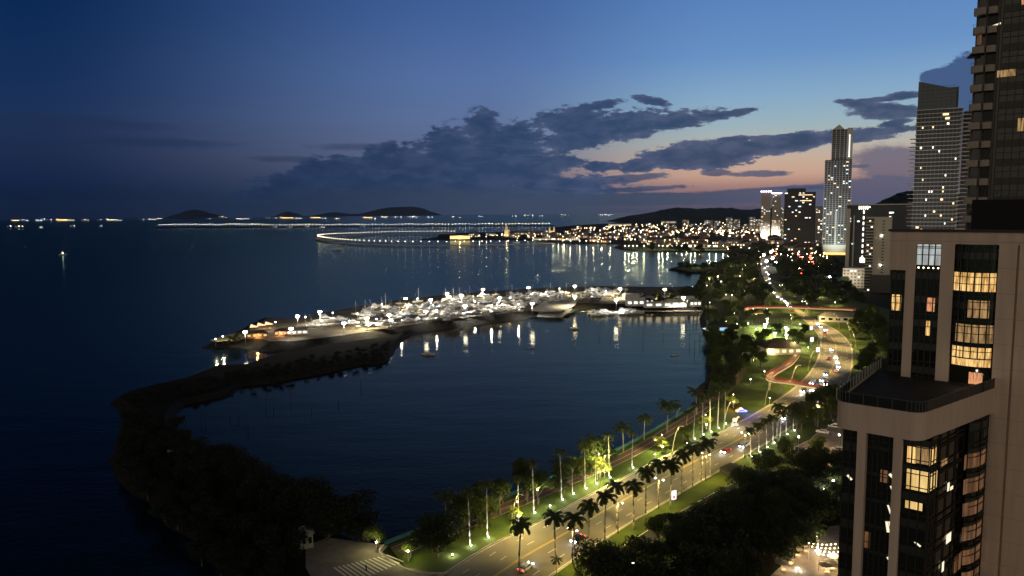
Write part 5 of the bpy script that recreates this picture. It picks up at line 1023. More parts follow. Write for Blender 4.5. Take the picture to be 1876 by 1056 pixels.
lamps('l3', [(1200, 448), (1390, 440), (1500, 446), (1530, 500), (1430, 500), (1400, 480), (1330, 462)], 120, 'small lamp between the bay park and the towers, {o} from the left', 53, [CLP[0], CLP[1], CLP[2], CLP[3]], 'lamps before the towers', .6, 1.0, name='city_lamp')
lamps('l4', [(1300, 500), (1400, 470), (1420, 500), (1420, 545), (1340, 560), (1290, 545)], 42, 'lamp inside the park beyond the boat yard, {o} from the left', 54, [dotlamp(6, .3, M_head_y, 5000, (1, .82, .42)), dotlamp(5, .22, M_head_y, 2500, (1, .9, .4))], 'lamps of the north park', name='park_lamp')
# shore lamps whose streaks lie on the bay
SHL = dotlamp(8, .6, M_dotw, 7000, (1, .86, .5))
for i, x in enumerate([1014, 1023, 1031, 1045, 1062, 1074, 1088, 1102, 1118, 1145, 1152, 1160, 1167, 1180, 1190, 1207, 1214, 1223, 1231, 1240, 1249, 1258, 1266, 1273, 1281, 1300, 1312, 1325]):
    y = 443.5 if x < 1030 else 447.5 if x < 1110 else 449 if x < 1140 else 459
    if x > 1140: y = 457.5
    reg('shore', inst(SHL, 'shore_lamp', '', 'street lamp', G(x, y, ZG), 0, 'lamps along the bay shore', 1.0))
finish('shore', 'bay shore lamp casting a streak on the water, {o} from the left')
for x, y in [(1296, 484), (1310, 485), (1275, 491)]: reg('pl', inst(dotlamp(5, .4, M_dotw, 5000, (1, .86, .5)), 'shore_lamp', '', 'street lamp', G(x, y, ZG), 0, 'lamps on the park point'))
finish('pl', 'lamp on the grassy park point in the bay, {o} from the left')
sheet('lawn', [G(x, y, 2.6) for x, y in [(1236, 493), (1250, 490), (1306, 489), (1318, 484), (1322, 488), (1298, 497), (1262, 498)]], 2.63, M_grass)
sheet('lawn', [G(x, y, 2.6) for x, y in [(1140, 455.5), (1145, 452), (1210, 452), (1330, 456), (1330, 460), (1200, 459)]], 2.63, M_grass)
# brightly lit junction of the far avenue
for x, y, l in [(1399, 480, 'left'), (1412, 474, 'upper'), (1415, 487, 'right'), (1404, 493, 'lowest')]:
    o = inst(dotlamp(10, 2.0, M_head_w, 40000, (1, .92, .8)), 'street_lamp', 'glaring lamp over the far junction of the avenue, the %s one' % l, 'street lamp', G(x, y, ZG))
inst(dotlamp(10, 1.6, M_dotc, 20000, (.85, .95, 1)), 'street_lamp', 'single glaring bluish lamp before the beige tower podium', 'street lamp', G(1519, 527, ZG))
sheet('road', [G(x, y, ZG) for x, y in [(1392, 470), (1415, 466), (1424, 500), (1396, 505)]], ZG + .03, M_road)
# tail lights climbing the side streets
TLP = [('body', CARS[('sedan', 2, 0)][0][1], []), ('windows', CARS[('sedan', 2, 0)][1][1], []), ('taillight', MB().sph((-2.3, -.7, .9), .5, 6, 4).mesh('taillight', M_dotr), []), ('taillight', MB().sph((-2.3, .7, .9), .5, 6, 4).mesh('taillight', M_dotr), [])]
for i, (x, y) in enumerate([(1463, 468), (1466, 472), (1468, 476), (1469, 480), (1467, 483), (1472, 481), (1466, 493), (1470, 497), (1474, 499), (1478, 499), (1483, 473), (1485, 476), (1488, 481), (1491, 485), (1495, 486), (1484, 470), (1468, 502), (1475, 503), (1420, 456), (1421, 462), (1419, 470)]):
    p = G(x, y, ZG); reg('tl', inst(TLP, 'car', '', 'car', p, pi / 2 - .2, 'cars queuing in the side streets', 1.25))
finish('tl', 'dark car with red tail lights in a far side street, {o} from the left')
# landmarks of the old town
def lit(name, label, cat, px, py, parts, pw, col, off=(0, -14, 5)):
    o = root(name, label, cat, G(px, py, ZG)); [mb.ob(n_, mt, o) for n_, mb, mt in parts]; put(light('POINT', pw, col, off, rad=1), o); return o
M_cream = pmat('cream_stone', (.6, .53, .4), .85)
t = MB().box((0, 0, 12), (14, 14, 24)); t.box((0, 0, 29), (9, 9, 10)); s_ = MB().cyl((0, 0, 34), (0, 0, 44), 4.5, .3, 8)
lit('church_tower', 'floodlit cream church tower with a pointed cap in the old town', 'church tower', 928, 434, [('tower', t, M_cream), ('spire', s_, M_cream)], 16000, (1, .75, .35), (0, -22, 10))
t = MB().box((-8, 0, 12), (6, 7, 24)); t.box((8, 0, 12), (6, 7, 24)); t.box((0, 0, 7), (12, 9, 14)); s_ = MB().cyl((-8, 0, 24), (-8, 0, 30), 3.4, .2, 8); s_.cyl((8, 0, 24), (8, 0, 30), 3.4, .2, 8)
lit('cathedral', 'floodlit cathedral front with twin bell towers', 'church', 1011, 430, [('facade', t, M_cream), ('bell_roofs', s_, M_cream)], 18000, (1, .8, .45), (0, -20, 8))
t = MB().box((0, 0, 6), (62, 20, 12)); r_ = MB().box((0, 0, 12.8), (65, 23, 1)); c_ = MB()
for i in range(15): c_.box((-29 + i * 4.15, -10.3, 5.5), (2.3, .5, 8.5))
ft = lit('waterfront_palace', 'long golden lit colonnaded hall inside the ring road', 'building', 843, 438.5, [('wall', t, M_cream), ('roof', r_, M_roofd)], 16000, (1, .65, .25), (0, -20, 5))
c_.ob('arcade', emit('golden_arcade', (1, .66, .26), 2.6), ft)
m = MB(); 
land('ground', [G(x, y, 0) for x, y in [(770, 439.3), (800, 440), (860, 440.5), (905, 440.5), (905, 436), (840, 435), (800, 436)]], 2.6, 4, [M_soil, M_rock], step=15)
for i, (px, py, w, h, s, c3) in enumerate([(1095, 443.5, 46, 9, 1.4, (1, .62, .3)), (1075, 437, 60, 10, 1.1, (1, .5, .22)), (1050, 441, 36, 8, 1.3, (1, .85, .6)), (1000, 440.5, 70, 7, 1.0, (1, .85, .6)), (1160, 430, 70, 10, 1.5, (1, .8, .4)), (1135, 415, 120, 14, 1.2, (1, .8, .5)), (1225, 410, 90, 16, 1.0, (1, .85, .6)), (1320, 425, 70, 12, 1.7, (1, .9, .75)), (1300, 454, 50, 7, 2.2, (1, .95, .8)), (1350, 448, 46, 9, 1.0, (1, .7, .4)), (1440, 452, 60, 10, 1.2, (1, .85, .6)), (1212, 447, 40, 7, 1.0, (1, .7, .3))]):
    o = root('long_building', '', 'building', G(px, py, ZG), rr.uniform(-.1, .1), 'long lit buildings of the low city'); MB().box((0, 0, h / 2), (w, 16, h)).ob('wall', WL[i % 4], o); MB().box((0, 0, h + .5), (w + 2, 18, 1)).ob('roof', RFM[i % 4], o)
    wm = emit('gallery_glow_%d' % i, c3, s)
    for k in range(int(w / 6)):
        if rr.random() < .8: MB().box((-w / 2 + (k + .5) * 6, -8.1, h * .5), (3.6, .2, h * .45)).ob('window', wm, o)
    reg('lb', o)
finish('lb', 'long low building with a lit window row in the far city, {o} from the left')
# ------------------------------------------------------------------ towers
M_tw = pmat('tower_white', (.55, .55, .52), .8); M_td = pmat('tower_dark', (.045, .045, .05), .6, .4); M_tg = pmat('tower_glass', (.02, .035, .045), .12, .6); M_tb = pmat('tower_beige', (.42, .37, .3), .85); M_mull = pmat('mullion', (.035, .032, .03), .6)
TWW = [emit('tower_window_warm', (1, .7, .36), 1.8), emit('tower_window_white', (1, .93, .8), 2.4), emit('tower_window_cool', (.8, .93, 1), 1.8)]
def tower(name, label, xl, xr, Y, zt, depth, fh, nb, body, slab, wins, slabout=.5, pier=None, zb=ZG, lit=0.12, proud=.0, rz=0, cap=None, slab_t=.35, seed=1, lz0=0, wsel=None):
    r_ = random.Random(seed); cx = (xl + xr) / 2; az_ = atan2(cx, Y); w = (xr - xl) * cos(az_); rz = -az_; o = root(name, label, 'tower', (cx, Y, zb), rz); H = zt - zb
    MB().box((0, depth / 2, H / 2 - 1), (w, depth, H + 2)).ob('wall', body, o); nf = int(H / fh); s = MB()
    for f_ in range(1, nf + 1): s.box((0, depth / 2, f_ * fh), (w + 2 * slabout, depth + 2 * slabout, slab_t))
    if slab: s.ob('floor_slabs', slab, o)
    if pier:
        q = MB()
        for i in range(nb + 1): q.box((-w / 2 + i * w / nb, -.12, H / 2), (.5, .5 + proud, H))
        q.ob('pier', pier, o)
    cells = [(f_, b) for f_ in range(nf) for b in range(nb) if f_ * fh >= lz0]; r_.shuffle(cells); k = 0
    for f_, b in cells[:min(100, int(lit * len(cells)))]:
        MB().box((-w / 2 + (b + .5) * w / nb, -.1, (f_ + .5) * fh), (w / nb * r_.choice((.8, .5, .5)), .12, fh * .5)).ob('window', r_.choice(wins), o)
    return o, H, w, nf
def X(px, py, Y): return WY(px, py, Y).x
def Zt(px, py, Y): return WY(px, py, Y).z
# slim tall stepped tower
Y = 1370
o, H, w, nf = tower('skyscraper', 'slim tallest pale tower with a stepped slanted top and floodlit base', X(1508, 400, Y), X(1557, 400, Y), Y, Zt(1530, 293, Y), 20, 3.5, 9, M_td, M_tw, TWW, .6, M_tw, lit=.11, seed=3, proud=.6)
hu = Zt(1540, 237, Y) - ZG
m = MB().box((5, 17, (H + hu) / 2), (w * .76, 26, hu - H)); m.ob('upper_shaft', M_td, o)
m = MB()
for i in range(int((hu - H) / 3.5)): m.box((5, 17, H + 3.5 * (i + .5)), (w * .76 + 1, 27, .5))
for i in range(6): m.box((5 - w * .38 + i * w * .152, 3.8, (H + hu) / 2), (.9, .8, hu - H))
m.ob('upper_slabs', M_tw, o)
MB().box((5 + w * .27, 3.5, (H + hu) / 2), (w * .2, 2.5, hu - H + 4)).ob('lift_core', M_tw, o)
q = MB(); x0 = 5 - w * .38
q.add([(x0, 4, hu), (x0 + w * .45, 4, hu), (x0 + w * .25, 4, hu + 9), (x0, 30, hu), (x0 + w * .45, 30, hu), (x0 + w * .25, 30, hu + 9)], [(0, 1, 2), (3, 5, 4), (0, 2, 5, 3), (1, 4, 5, 2)]); q.ob('roof', M_tw, o)
for i in range(11): MB().box((5 + w * .27, 2.1, H + 6 + i * (hu - H - 14) / 11), (1.6, .3, 2.8)).ob('window', TWW[1], o)
MB().box((-w * .02, -.5, 40), (2.4, 1.6, 80)).ob('pier', M_tw, o)
MB().box((0, -2, 11), (w * .95, 2, 16)).ob('base_panel', M_tw, o); MB().box((0, -6, 2.5), (w * .9, 6, 4)).ob('entrance', emit('entrance_gold', (1, .6, .18), 1.7), o)
put(light('SPOT', 200000, (.88, 1, .9), (0, -60, 4), (radians(122), 0, 0), 1.5, 70, .8), o); put(light('SPOT', 520000, (.95, .97, 1), (-40, -150, 30), (radians(118), 0, radians(-14)), 2, 50, .9), o)  # second spot is an unseen fill added to brighten the facade
# two neighbours at its left
Y = 1650; o, H, w, nf = tower('skyscraper', 'dark office block with two warm lit top floors left of the slim tower', X(1436, 400, Y), X(1493, 400, Y), Y, Zt(1465, 352, Y), 40, 4.2, 9, M_td, None, TWW, .2, None, lit=.13, seed=5)
MB().box((-w * .12, 15, H + 4), (w * .6, 20, 8)).ob('roof_plant', M_td, o)
for f_, a, b in ((nf - 2, .45, .9), (nf - 5, .5, .8)): MB().box((w * ((a + b) / 2 - .5), -.2, (f_ + .5) * 4.2), (w * (b - a), .2, 1.5)).ob('window', TWW[0], o)
Y = 1800
for a, b, t_, l, s in ((1394, 1411, 352, 'left one of the twin slender white towers with violet crown lamps', 7), (1414, 1430, 355, 'right one of the twin slender white towers with violet crown lamps', 8)):
    o, H, w, nf = tower('skyscraper', l, X(a, 400, Y), X(b, 400, Y), Y, Zt(a, t_, Y), 24, 3.4, 4, M_tb, M_tw, TWW, .5, M_tw, lit=.14, seed=s, proud=.8)
    m = MB()
    for i in range(5): m.sph((-w / 2 + i * w / 4, -1, H + 1), 1.5, 6, 4)
    m.ob('crown_lamps', emit('violet_lamp', (.8, .62, 1), 14), o); put(light('SPOT', 250000, (1, .93, .85), (0, -26, 6), (radians(125), 0, 0), 1, 60, .8), o)
    put(light('SPOT', 60000, (1, .5, .25), (0, -12, 2), (radians(140), 0, 0), 1, 60, .8), o)
Y = 1750
for a, b, t_, l, s in ((1431, 1437, 380, 'narrow dim tower between the white twins and the office block', 9), (1494, 1507, 378, 'narrow dim tower wedged against the slim tall tower', 10), (1500, 1512, 392, 'lower block just left of the slim tower base', 11)):
    tower('skyscraper', l, X(a, 400, Y), X(b, 400, Y), Y, Zt(a, t_, Y), 24, 3.4, 3, M_tb, M_tw, TWW, .3, None, lit=.2, seed=s)
for i, (a, b, t_, Y) in enumerate([(1330, 1342, 399, 3000), (1344, 1356, 402, 3000), (1372, 1384, 398, 2900), (1290, 1306, 404, 3400), (1250, 1262, 403, 3700), (1385, 1394, 402, 2600), (1308, 1320, 405, 3300)]):
    o, *_ = tower('apartment_block', '', X(a, 400, Y), X(b, 400, Y), Y, Zt(a, t_, Y), 24, 3.4, 4, M_tb, M_tw, TWW, .3, None, lit=.25, seed=20 + i); reg('ab', o)
finish('ab', 'mid rise apartment block far behind the low city, {o} from the left')
# wide dark block
Y = 860; xl, xr = X(1548, 460, Y), X(1672, 460, Y); zt = Zt(1600, 376, Y)
o, H, w, nf = tower('wide_tower', 'wide dark block with a thin pale roof edge behind the beige slab', xl, xr, Y, zt, 30, 3.3, 14, M_td, None, TWW, .2, None, lit=.045, seed=12)
MB().box((0, 14, H + .6), (w + 3, 34, 1.2)).ob('roof', M_tb, o); MB().box((-w / 2 + 2, -1.6, H / 2 - 2), (4, 3, H - 4)).ob('stair_tower', M_tb, o); MB().box((-w / 2 + 8, -1.0, H / 2 - 6), (1.4, 2, H - 12)).ob('stair_tower', M_tb, o)
for i in range(9): MB().box((-w / 2 + 18, -.3, H - 8 - i * 6.6), (1.5, .3, 3.6)).ob('window', TWW[1], o)
for i in range(5): MB().box((-w / 2 + 13 + i * 2.2, -.3, H - 3), (1.3, .3, 4)).ob('window', TWW[1], o)
for i in range(5): MB().box((w / 2 - 25, -.3, H - 9 - i * 5), (2.4, .3, 1.8)).ob('window', TWW[1], o)
MB().box((-w / 2 + 20, -.4, H * .28), (9, .3, 5)).ob('window', TWW[1], o)
Y = 760; xl, xr = X(1585, 460, Y), X(1632, 460, Y)
o, H, w, nf = tower('beige_slab', 'beige slab tower with a balcony side in front of the wide dark block', xl, xr, Y, Zt(1600, 398, Y), 18, 3.1, 5, M_tb, None, TWW, .1, None, lit=0, seed=13)
m = MB()
for f_ in range(nf): m.box((-w / 2 + 3.6, -.9, f_ * 3.1 + .7), (7.4, 1.8, 1.0))
m.ob('balcony', M_tb, o); MB().box((-w / 2 + 3.6, -.06, H / 2), (7.2, .12, H - 3)).ob('glazing', M_td, o)
m = MB()
for f_ in range(nf): m.box((w * .18, -.06, f_ * 3.1 + 1.8), (2.0, .12, 1.2))
m.ob('glazing', M_td, o)
r_ = random.Random(3)
for f_ in range(nf):
    if r_.random() < .4: MB().box((-w / 2 + 2 + r_.random() * 4, -.2, f_ * 3.1 + 2.0), (1.8, .2, 1.2)).ob('window', r_.choice(TWW), o)
for z_ in (28, 58): MB().sph((w * .12, -.4, z_), .7).ob('wall_lamp', M_head_w, o)
MB().box((w * .28, -1, 6), (w * 1.1, 10, 24)).ob('podium', pmat('podium_brown', (.08, .07, .065), .85), o)
Y = 800; o, H, w, nf = tower('podium_building', 'beige stepped podium building at the foot of the wide dark block', X(1544, 500, Y), X(1590, 500, Y), Y, Zt(1560, 492, Y), 20, 3.4, 7, M_tb, None, TWW, .2, None, lit=.10, seed=14)
m = MB()
for f_ in range(nf):
    for b in range(7): m.box((-w / 2 + (b + .5) * w / 7, -.06, (f_ + .5) * 3.4), (w / 7 * .5, .1, 1.4))
m.ob('glazing', M_td, o)
put(light('POINT', 14000, (1, .9, .7), (-5, -15, 12)), o)
# balconied condominium with a slanted glass crown
Y = 610; xl, xr = X(1676, 300, Y), X(1757, 300, Y); zt = Zt(1700, 200, Y)
o, H, w, nf = tower('condominium', 'condominium with thin white balcony slabs and slanted dark glass crown', xl, xr, Y, zt, 26, 3.25, 11, M_td, M_tw, TWW, .9, pmat('condo_pier', (.14, .14, .13), .8), lit=0, seed=15, slab_t=.42, proud=.2)
m = MB()
for f_ in range(0, nf - 7): m.box((-w / 2 - 1.2, 4, (f_ + 1) * 3.25), (5.6 + (f_ % 3) * 1.1, 8, .35))
for f_ in range(0, nf - 2): m.box((w / 2 + 3, 3, (f_ + 1) * 3.25 + .9), (7.5 + (f_ % 2), 9, .55))
m.ob('balcony', M_tb, o); MB().box((w / 2 + 4.5, 8, H / 2), (6, 12, H - 6)).ob('side_wing', M_td, o); MB().box((w / 2 + 7.0, 2, H / 2), (1.2, 2, H - 2)).ob('pier', M_tb, o)
zc0, zc1, zc2 = H, Zt(1678, 147, Y) - ZG, Zt(1748, 165, Y) - ZG
q = MB(); q.add([(-w / 2, 0, zc0), (w * .36, 0, zc0), (w * .36, 0, zc2), (-w / 2, 0, zc1), (-w / 2, 22, zc0), (w * .36, 22, zc0), (w * .36, 22, zc2), (-w / 2, 22, zc1)], [(0, 1, 2, 3), (7, 6, 5, 4), (0, 3, 7, 4), (1, 5, 6, 2), (3, 2, 6, 7)]); put(light('SPOT', 260000, (1, .95, .9), (-60, -160, 60), (radians(100), 0, radians(-20)), 3, 60, .9), o); q.ob('glass_crown', M_tg, o)  # the spot is an unseen fill added in front to brighten the condominium
q = MB()
for i in range(9): x_ = -w / 2 + i * w * .86 / 8; q.box((x_, -.12, (zc0 + zc1 + (zc2 - zc1) * i / 8) / 2), (.2, .2, zc1 + (zc2 - zc1) * i / 8 - zc0))
for k in range(7): q.box((-w * .07, -.14, zc0 + k * 3), (w * .86, .2, .15))
q.ob('crown_frame', M_mull, o); MB().box((w * .31, 12, (zc0 + zc2) / 2 + 1), (w * .2, 10, zc2 - zc0 + 3)).ob('lift_core', pmat('core_brown', (.16, .12, .1), .85), o)
for cx_, fz, ww, mt in [(.62, 1, .12, 0), (.68, 1, .18, 0), (.70, 2, .2, 0), (.14, 4, .07, 0), (.38, 4, .07, 0), (.72, 3.3, .1, 1), (.12, 9, .08, 1), (.4, 9, .03, 1), (.55, 10, .03, 1), (.93, 12, .05, 1), (.14, 14, .06, 0), (.68, 19, .03, 1), (.42, 20, .06, 1), (.36, 20, .03, 1), (.68, 20, .06, 0), (.66, 22, .12, 0), (.93, 23, .08, 0), (.5, 25, .1, 0), (.66, 26, .08, 0), (.92, 27, .08, 0), (.76, 28, .05, 2), (.12, 29, .14, 0), (.22, 29.6, .04, 0), (.64, 30, .11, 1), (.3, 34, .04, 1), (.5, 35, .04, 0), (.64, 35.5, .07, 0), (.64, 38, .07, 0), (.24, 38, .03, 1), (.3, 26, .03, 1), (.3, 22, .02, 1), (.72, 16, .03, 1), (.2, 17, .03, 0)]:
    MB().box((-w / 2 + cx_ * w * .98, -.5, H - fz * 3.25 - 1.4), (max(ww * w * .5, .9), .2, 1.6)).ob('window', TWW[mt], o)
# ------------------------------------------------------------------ near hotel (turned 39 degrees to the picture)
HA = math.atan2(-.626, .78); M_hw = pmat('hotel_render', (.68, .53, .41), .9, .25, noise=(.22, (.59, .455, .35), .38, .66), bump=(6, .12, .02))
tn_ = M_hw.node_tree; nn_ = [n for n in tn_.nodes if n.type == 'TEX_NOISE'][0]; mp_ = tn_.nodes.new('ShaderNodeMapping'); mp_.inputs['Scale'].default_value = (1.6, 1.6, .13)
tn_.links.new([n for n in tn_.nodes if n.type == 'TEX_COORD'][0].outputs['Object'], mp_.inputs[0]); tn_.links.new(mp_.outputs[0], nn_.inputs[0]); nn_.inputs['Scale'].default_value = .8
M_hg = pmat('hotel_glass', (.012, .013, .012), .06, .5, bump=(.9, .25, .05)); M_hs = pmat('hotel_spandrel', (.035, .034, .03), .35, .5); M_hm = pmat('hotel_mullion', (.02, .018, .015), .5)
def curtain(name, a, b, s, sc=3.0):
    if name in MAT: return MAT[name]
    m = bpy.data.materials.new(name); m.use_nodes = True; t = m.node_tree; p = t.nodes['Principled BSDF']; co = t.nodes.new('ShaderNodeTexCoord'); mp = t.nodes.new('ShaderNodeMapping'); mp.inputs['Scale'].default_value = (sc, sc, .12 * sc)
    n = t.nodes.new('ShaderNodeTexNoise'); n.inputs['Scale'].default_value = 1.6; n.inputs['Detail'].default_value = 4; t.links.new(co.outputs['Object'], mp.inputs[0]); t.links.new(mp.outputs[0], n.inputs[0])
    r = t.nodes.new('ShaderNodeValToRGB'); r.color_ramp.elements[0].position = .36; r.color_ramp.elements[1].position = .62; r.color_ramp.elements[0].color = tuple(a) + (1,); r.color_ramp.elements[1].color = tuple(b) + (1,)
    t.links.new(n.outputs[0], r.inputs[0]); t.links.new(r.outputs[0], p.inputs['Emission Color']); p.inputs['Emission Strength'].default_value = s; p.inputs['Base Color'].default_value = (.1, .08, .05, 1); p.inputs['Roughness'].default_value = .3
    m.cycles.emission_sampling = 'NONE'; MAT[name] = m; return m
C_Y = curtain('room_gold', (.36, .15, .03), (1, .66, .24), 1.15); C_D = curtain('room_dim', (.09, .045, .015), (.5, .3, .12), .9, 2); C_O = curtain('room_orange', (.35, .10, .04), (1, .45, .2), .9, 4); C_G = curtain('room_grey', (.25, .27, .27), (.5, .55, .55), 1.0, 1.6)
C_C = curtain('room_copper', (.07, .03, .015), (.24, .11, .05), .7, 1.2); C_L = curtain('room_pale', (.5, .30, .09), (.95, .66, .25), 1.1, .8)
HO = Vector((*WY(1631, 424, 95).xy, 0)); hot = root('hotel', 'tall beige hotel with dark glass bays and a wide jutting terrace at right', 'hotel', (HO.x, HO.y, ZG), HA)
HM = Matrix.Translation((HO.x, HO.y, ZG)) @ Matrix.Rotation(HA, 4, 'Z'); HI = HM.inverted()
def HL(px, py, yl, M_=None):           # pixel -> (x, z) on the local plane y = yl
    I = M_ or HI; o_ = I @ Vector((0, 0, CH)); d = I.to_3x3() @ ray(px, py); t = (yl - o_.y) / d.y; return o_.x + d.x * t, o_.z + d.z * t
zr = HL(1700, 425, 0)[1]; zd = HL(1652, 690, 0)[1]; FH = 3.02
def rx(px, py): return HL(px, py, 0)[0]
xs0 = rx(1631, 450); xA0, xA1 = rx(1679, 450), rx(1725, 450); xB0, xB1 = rx(1750, 447), rx(1831, 447); x00, x01 = rx(1631, 510), rx(1659, 500); zt0 = HL(1645, 495, 0)[1]; zA = HL(1700, 447, 0)[1]
m = MB()
def wb(x0, x1, z0, z1, y0=0.0, y1=.8): m.box(((x0 + x1) / 2, (y0 + y1) / 2, (z0 + z1) / 2), (x1 - x0, y1 - y0, z1 - z0))
wb(xs0, 60, zA, zr); wb(xs0, xA0, zt0, zA); wb(x01, xA0, zd, zt0); wb(xA1, xB0, zd, zA)
gx = rx(1864, 500); wb(xB1, gx - .12, -1, zA); wb(gx + .12, 60, -1, zA); m.box((gx, .6, zA / 2), (.3, .3, zA))
m.ob('wall', M_hw, hot)
j_ = MB()
for k_ in range(28): j_.box(((xB1 + 60) / 2, -.004, 1.5 + k_ * FH), (60 - xB1, .02, .045))
j_.box(((xs0 + 60) / 2, -.004, zA + .35), (60 - xs0, .02, .05)); j_.ob('panel_joints', pmat('joint_grey', (.42, .33, .26), .9), hot)
m = MB(); m.box((30 + xs0 / 2, 9, zr / 2 - 1), (60 - xs0 - .4, 16, zr - 1)); m.ob('core', M_hs, hot)
m = MB(); m.box((xs0 / 2 + 30, .25, zr + .15), (60 - xs0 + .5, .9, .3)); m.ob('coping', pmat('dark_coping', (.05, .045, .04), .8), hot)
# fix: the glass columns sit in the openings, with spandrels, mullions and windows per floor
def column(parent, x0, x1, z0, z1, nx, yg=.35, floors=None, fh=FH, zoff=0.0, bulge=0.0, glass=None, sp=.28):
    g = MB(); s = MB(); q = MB(); n = 8 if bulge else 1
    def pt(t, extra=0): return x0 + (x1 - x0) * t, yg - bulge * sin(pi * t) ** .6 - extra
    k = 0; z = z0 + zoff - fh
    while z < z1:
        a, b = max(z, z0), min(z + fh * (1 - sp), z1); c = min(z + fh, z1)
        for i in range(n):
            (xa, ya), (xb, yb) = pt(i / n), pt((i + 1) / n)
            if b > a: g.quad((xa, ya, a), (xb, yb, a), (xb, yb, b), (xa, ya, b), 0)
            if c > max(b, z0): bb = max(b, z0); g.quad((xa, ya, bb), (xb, yb, bb), (xb, yb, c), (xa, ya, c), 1)
        if b > a:
            for zz in (a, a + (b - a) * .32, b):
                for i in range(n):
                    (xa, ya), (xb, yb) = pt(i / n, .04), pt((i + 1) / n, .08); q.cyl((xa, ya - .04, zz), (xb, yb, zz), .06, n=4)
        z += fh
    for i in range(nx + 1):
        xa, ya = pt(i / nx, .09); q.box((xa, ya, (z0 + z1) / 2), (.13, .1, z1 - z0))
    g.ob('glazing', [glass or M_hg, M_hs], parent); q.ob('mullions', M_hm, parent)
def litw(parent, pa, pb, yl, mt, bulge=0, x0=0, x1=1, yg=.35, M_=None, dz=0):
    a, b = HL(*pa, yl, M_)[0], HL(*pb, yl, M_)[0]; xm_ = (pa[0] + pb[0]) / 2; z1, z0 = HL(xm_, pa[1], yl, M_)[1], HL(xm_, pb[1], yl, M_)[1]; m_ = MB(); n = 8 if bulge else 1
    for i in range(n):
        ta, tb = a + (b - a) * i / n, a + (b - a) * (i + 1) / n
        f = lambda x: yg - .03 - (bulge * sin(pi * min(max((x - x0) / (x1 - x0), 0), 1)) ** .6 if bulge else 0)
        m_.quad((ta, f(ta), z0), (tb, f(tb), z0), (tb, f(tb), z1), (ta, f(ta), z1))
    return m_.ob('window', mt, parent)
column(hot, x00, x01, zd, zt0, 3, .7, zoff=1.2)
litw(hot, (1634.5, 540), (1650, 569), .7, C_Y, yg=.7)
column(hot, xA0, xA1, zd, zA, 4, .35, zoff=1.5)
litw(hot, (1679, 448), (1725, 486), .35, C_G); litw(hot, (1699, 546), (1712, 571), .35, C_O); litw(hot, (1696, 588), (1703, 615), .35, C_Y); litw(hot, (1715.5, 674), (1718, 702), .35, C_Y)
m = MB()
for i in range(5): m.sph((HL(1683 + i * 9, 492, .3)[0], .2, HL(1700, 491, .3)[1]), .08, 6, 4)
m.ob('ceiling_lamps', emit('small_lamp', (1, .75, .4), 14), hot)
column(hot, xB0, xB1, zd + 3.3, zA, 6, .3, zoff=.9, bulge=.9)
bb = dict(bulge=.9, x0=xB0, x1=xB1, yg=.3)
litw(hot, (1748, 500), (1823, 534), -.3, C_Y, **bb); litw(hot, (1774, 551), (1811, 583), -.5, C_D, **bb); litw(hot, (1751, 595), (1818, 628), -.3, C_D, **bb); litw(hot, (1744, 636), (1814, 671), -.3, C_Y, **bb)
m = MB(); m.box(((xB0 + xB1) / 2, .7, zd + 1.6), (xB1 - xB0, .3, 3.3)); m.ob('glazing', M_hg, hot); litw(hot, (1775, 683), (1799, 711), .5, C_O, yg=.5)
m = MB()
for i, (x, y, w_) in enumerate([(1762, 503, .1), (1786, 500, .1)]): m.box((HL(x, 518, -.8)[0], -.66, HL(x, 518, -.8)[1]), (.05, .05, 2.4))
m.ob('curtain_rods', M_hm, hot)
# roof plant
(xa, za) = HL(1781, 370, 8); m = MB(); m.box(((xa + 60) / 2, 14, (zr - .5 + za) / 2), (60 - xa, 12, za - zr + 1)); m.ob('roof_plant', pmat('plant_black', (.012, .011, .010), .9), hot)
# terrace wing
T1, T2, T3 = (-1.2, -17.9), (7.5, -18.1), (xB1 + .5, -.05); T4 = (-1.7, 6)
def rounded(poly, idx, r=1.6, k=6):
    out = []
    for i, p in enumerate(poly):
        if i not in idx: out.append(p); continue
        a, b, c = Vector(poly[i - 1]), Vector(p), Vector(poly[(i + 1) % len(poly)]); u1 = (a - b).normalized() * r; u2 = (c - b).normalized() * r
        for j in range(k + 1): t = j / k; q = (b + u1).lerp(b, t).lerp(b.lerp(b + u2, t), t); out.append((q.x, q.y))
    return out
ter = rounded([T1, T2, T3, (8, 2), (-1.7, 2)], (0, 1), 1.4); bh = 3.05
pr = MB().prism(ter, zd - bh, zd); pr.ob('parapet_band', M_hw, hot)
def inset(poly, d):
    c = Vector((5.0, -8)); return [tuple(Vector(p) + (c - Vector(p)).normalized() * d) for p in poly]
MB().prism(inset(ter, .5)[:-1] + [(-1.2, 2)], zd, zd + .02).ob('terrace_floor', pmat('terrace_dark', (.02, .019, .017), .9), hot)
m = MB(); q = MB(); n = len(ter)
for i in range(n):
    a, b = ter[i], ter[(i + 1) % n]
    if a[1] > -.2 and b[1] > -.2: continue
    k = .15; ia, ib = inset([a, b], k); m.quad((*ia, zd), (*ib, zd), (*ib, zd + 1.15), (*ia, zd + 1.15)); q.cyl((*ia, zd + 1.17), (*ib, zd + 1.17), .04, n=5)
    L_ = (Vector(ib) - Vector(ia)).length; c = max(1, int(L_ / 1.2))
    for j in range(c): t = j / c; q.box((ia[0] + (ib[0] - ia[0]) * t, ia[1] + (ib[1] - ia[1]) * t, zd + .58), (.07, .07, 1.2))
m.ob('glass_rail', M_hg, hot); q.ob('rail_posts', pmat('rail_grey', (.08, .085, .08), .5), hot)
m = MB()
for i in range(16): t = i / 15; m.box((T1[0] - .1, T1[1] + 1 + 21 * t, zd + .65), (.12, .28, 1.3))
m.ob('balusters', pmat('baluster_pale', (.4, .4, .36), .7), hot)
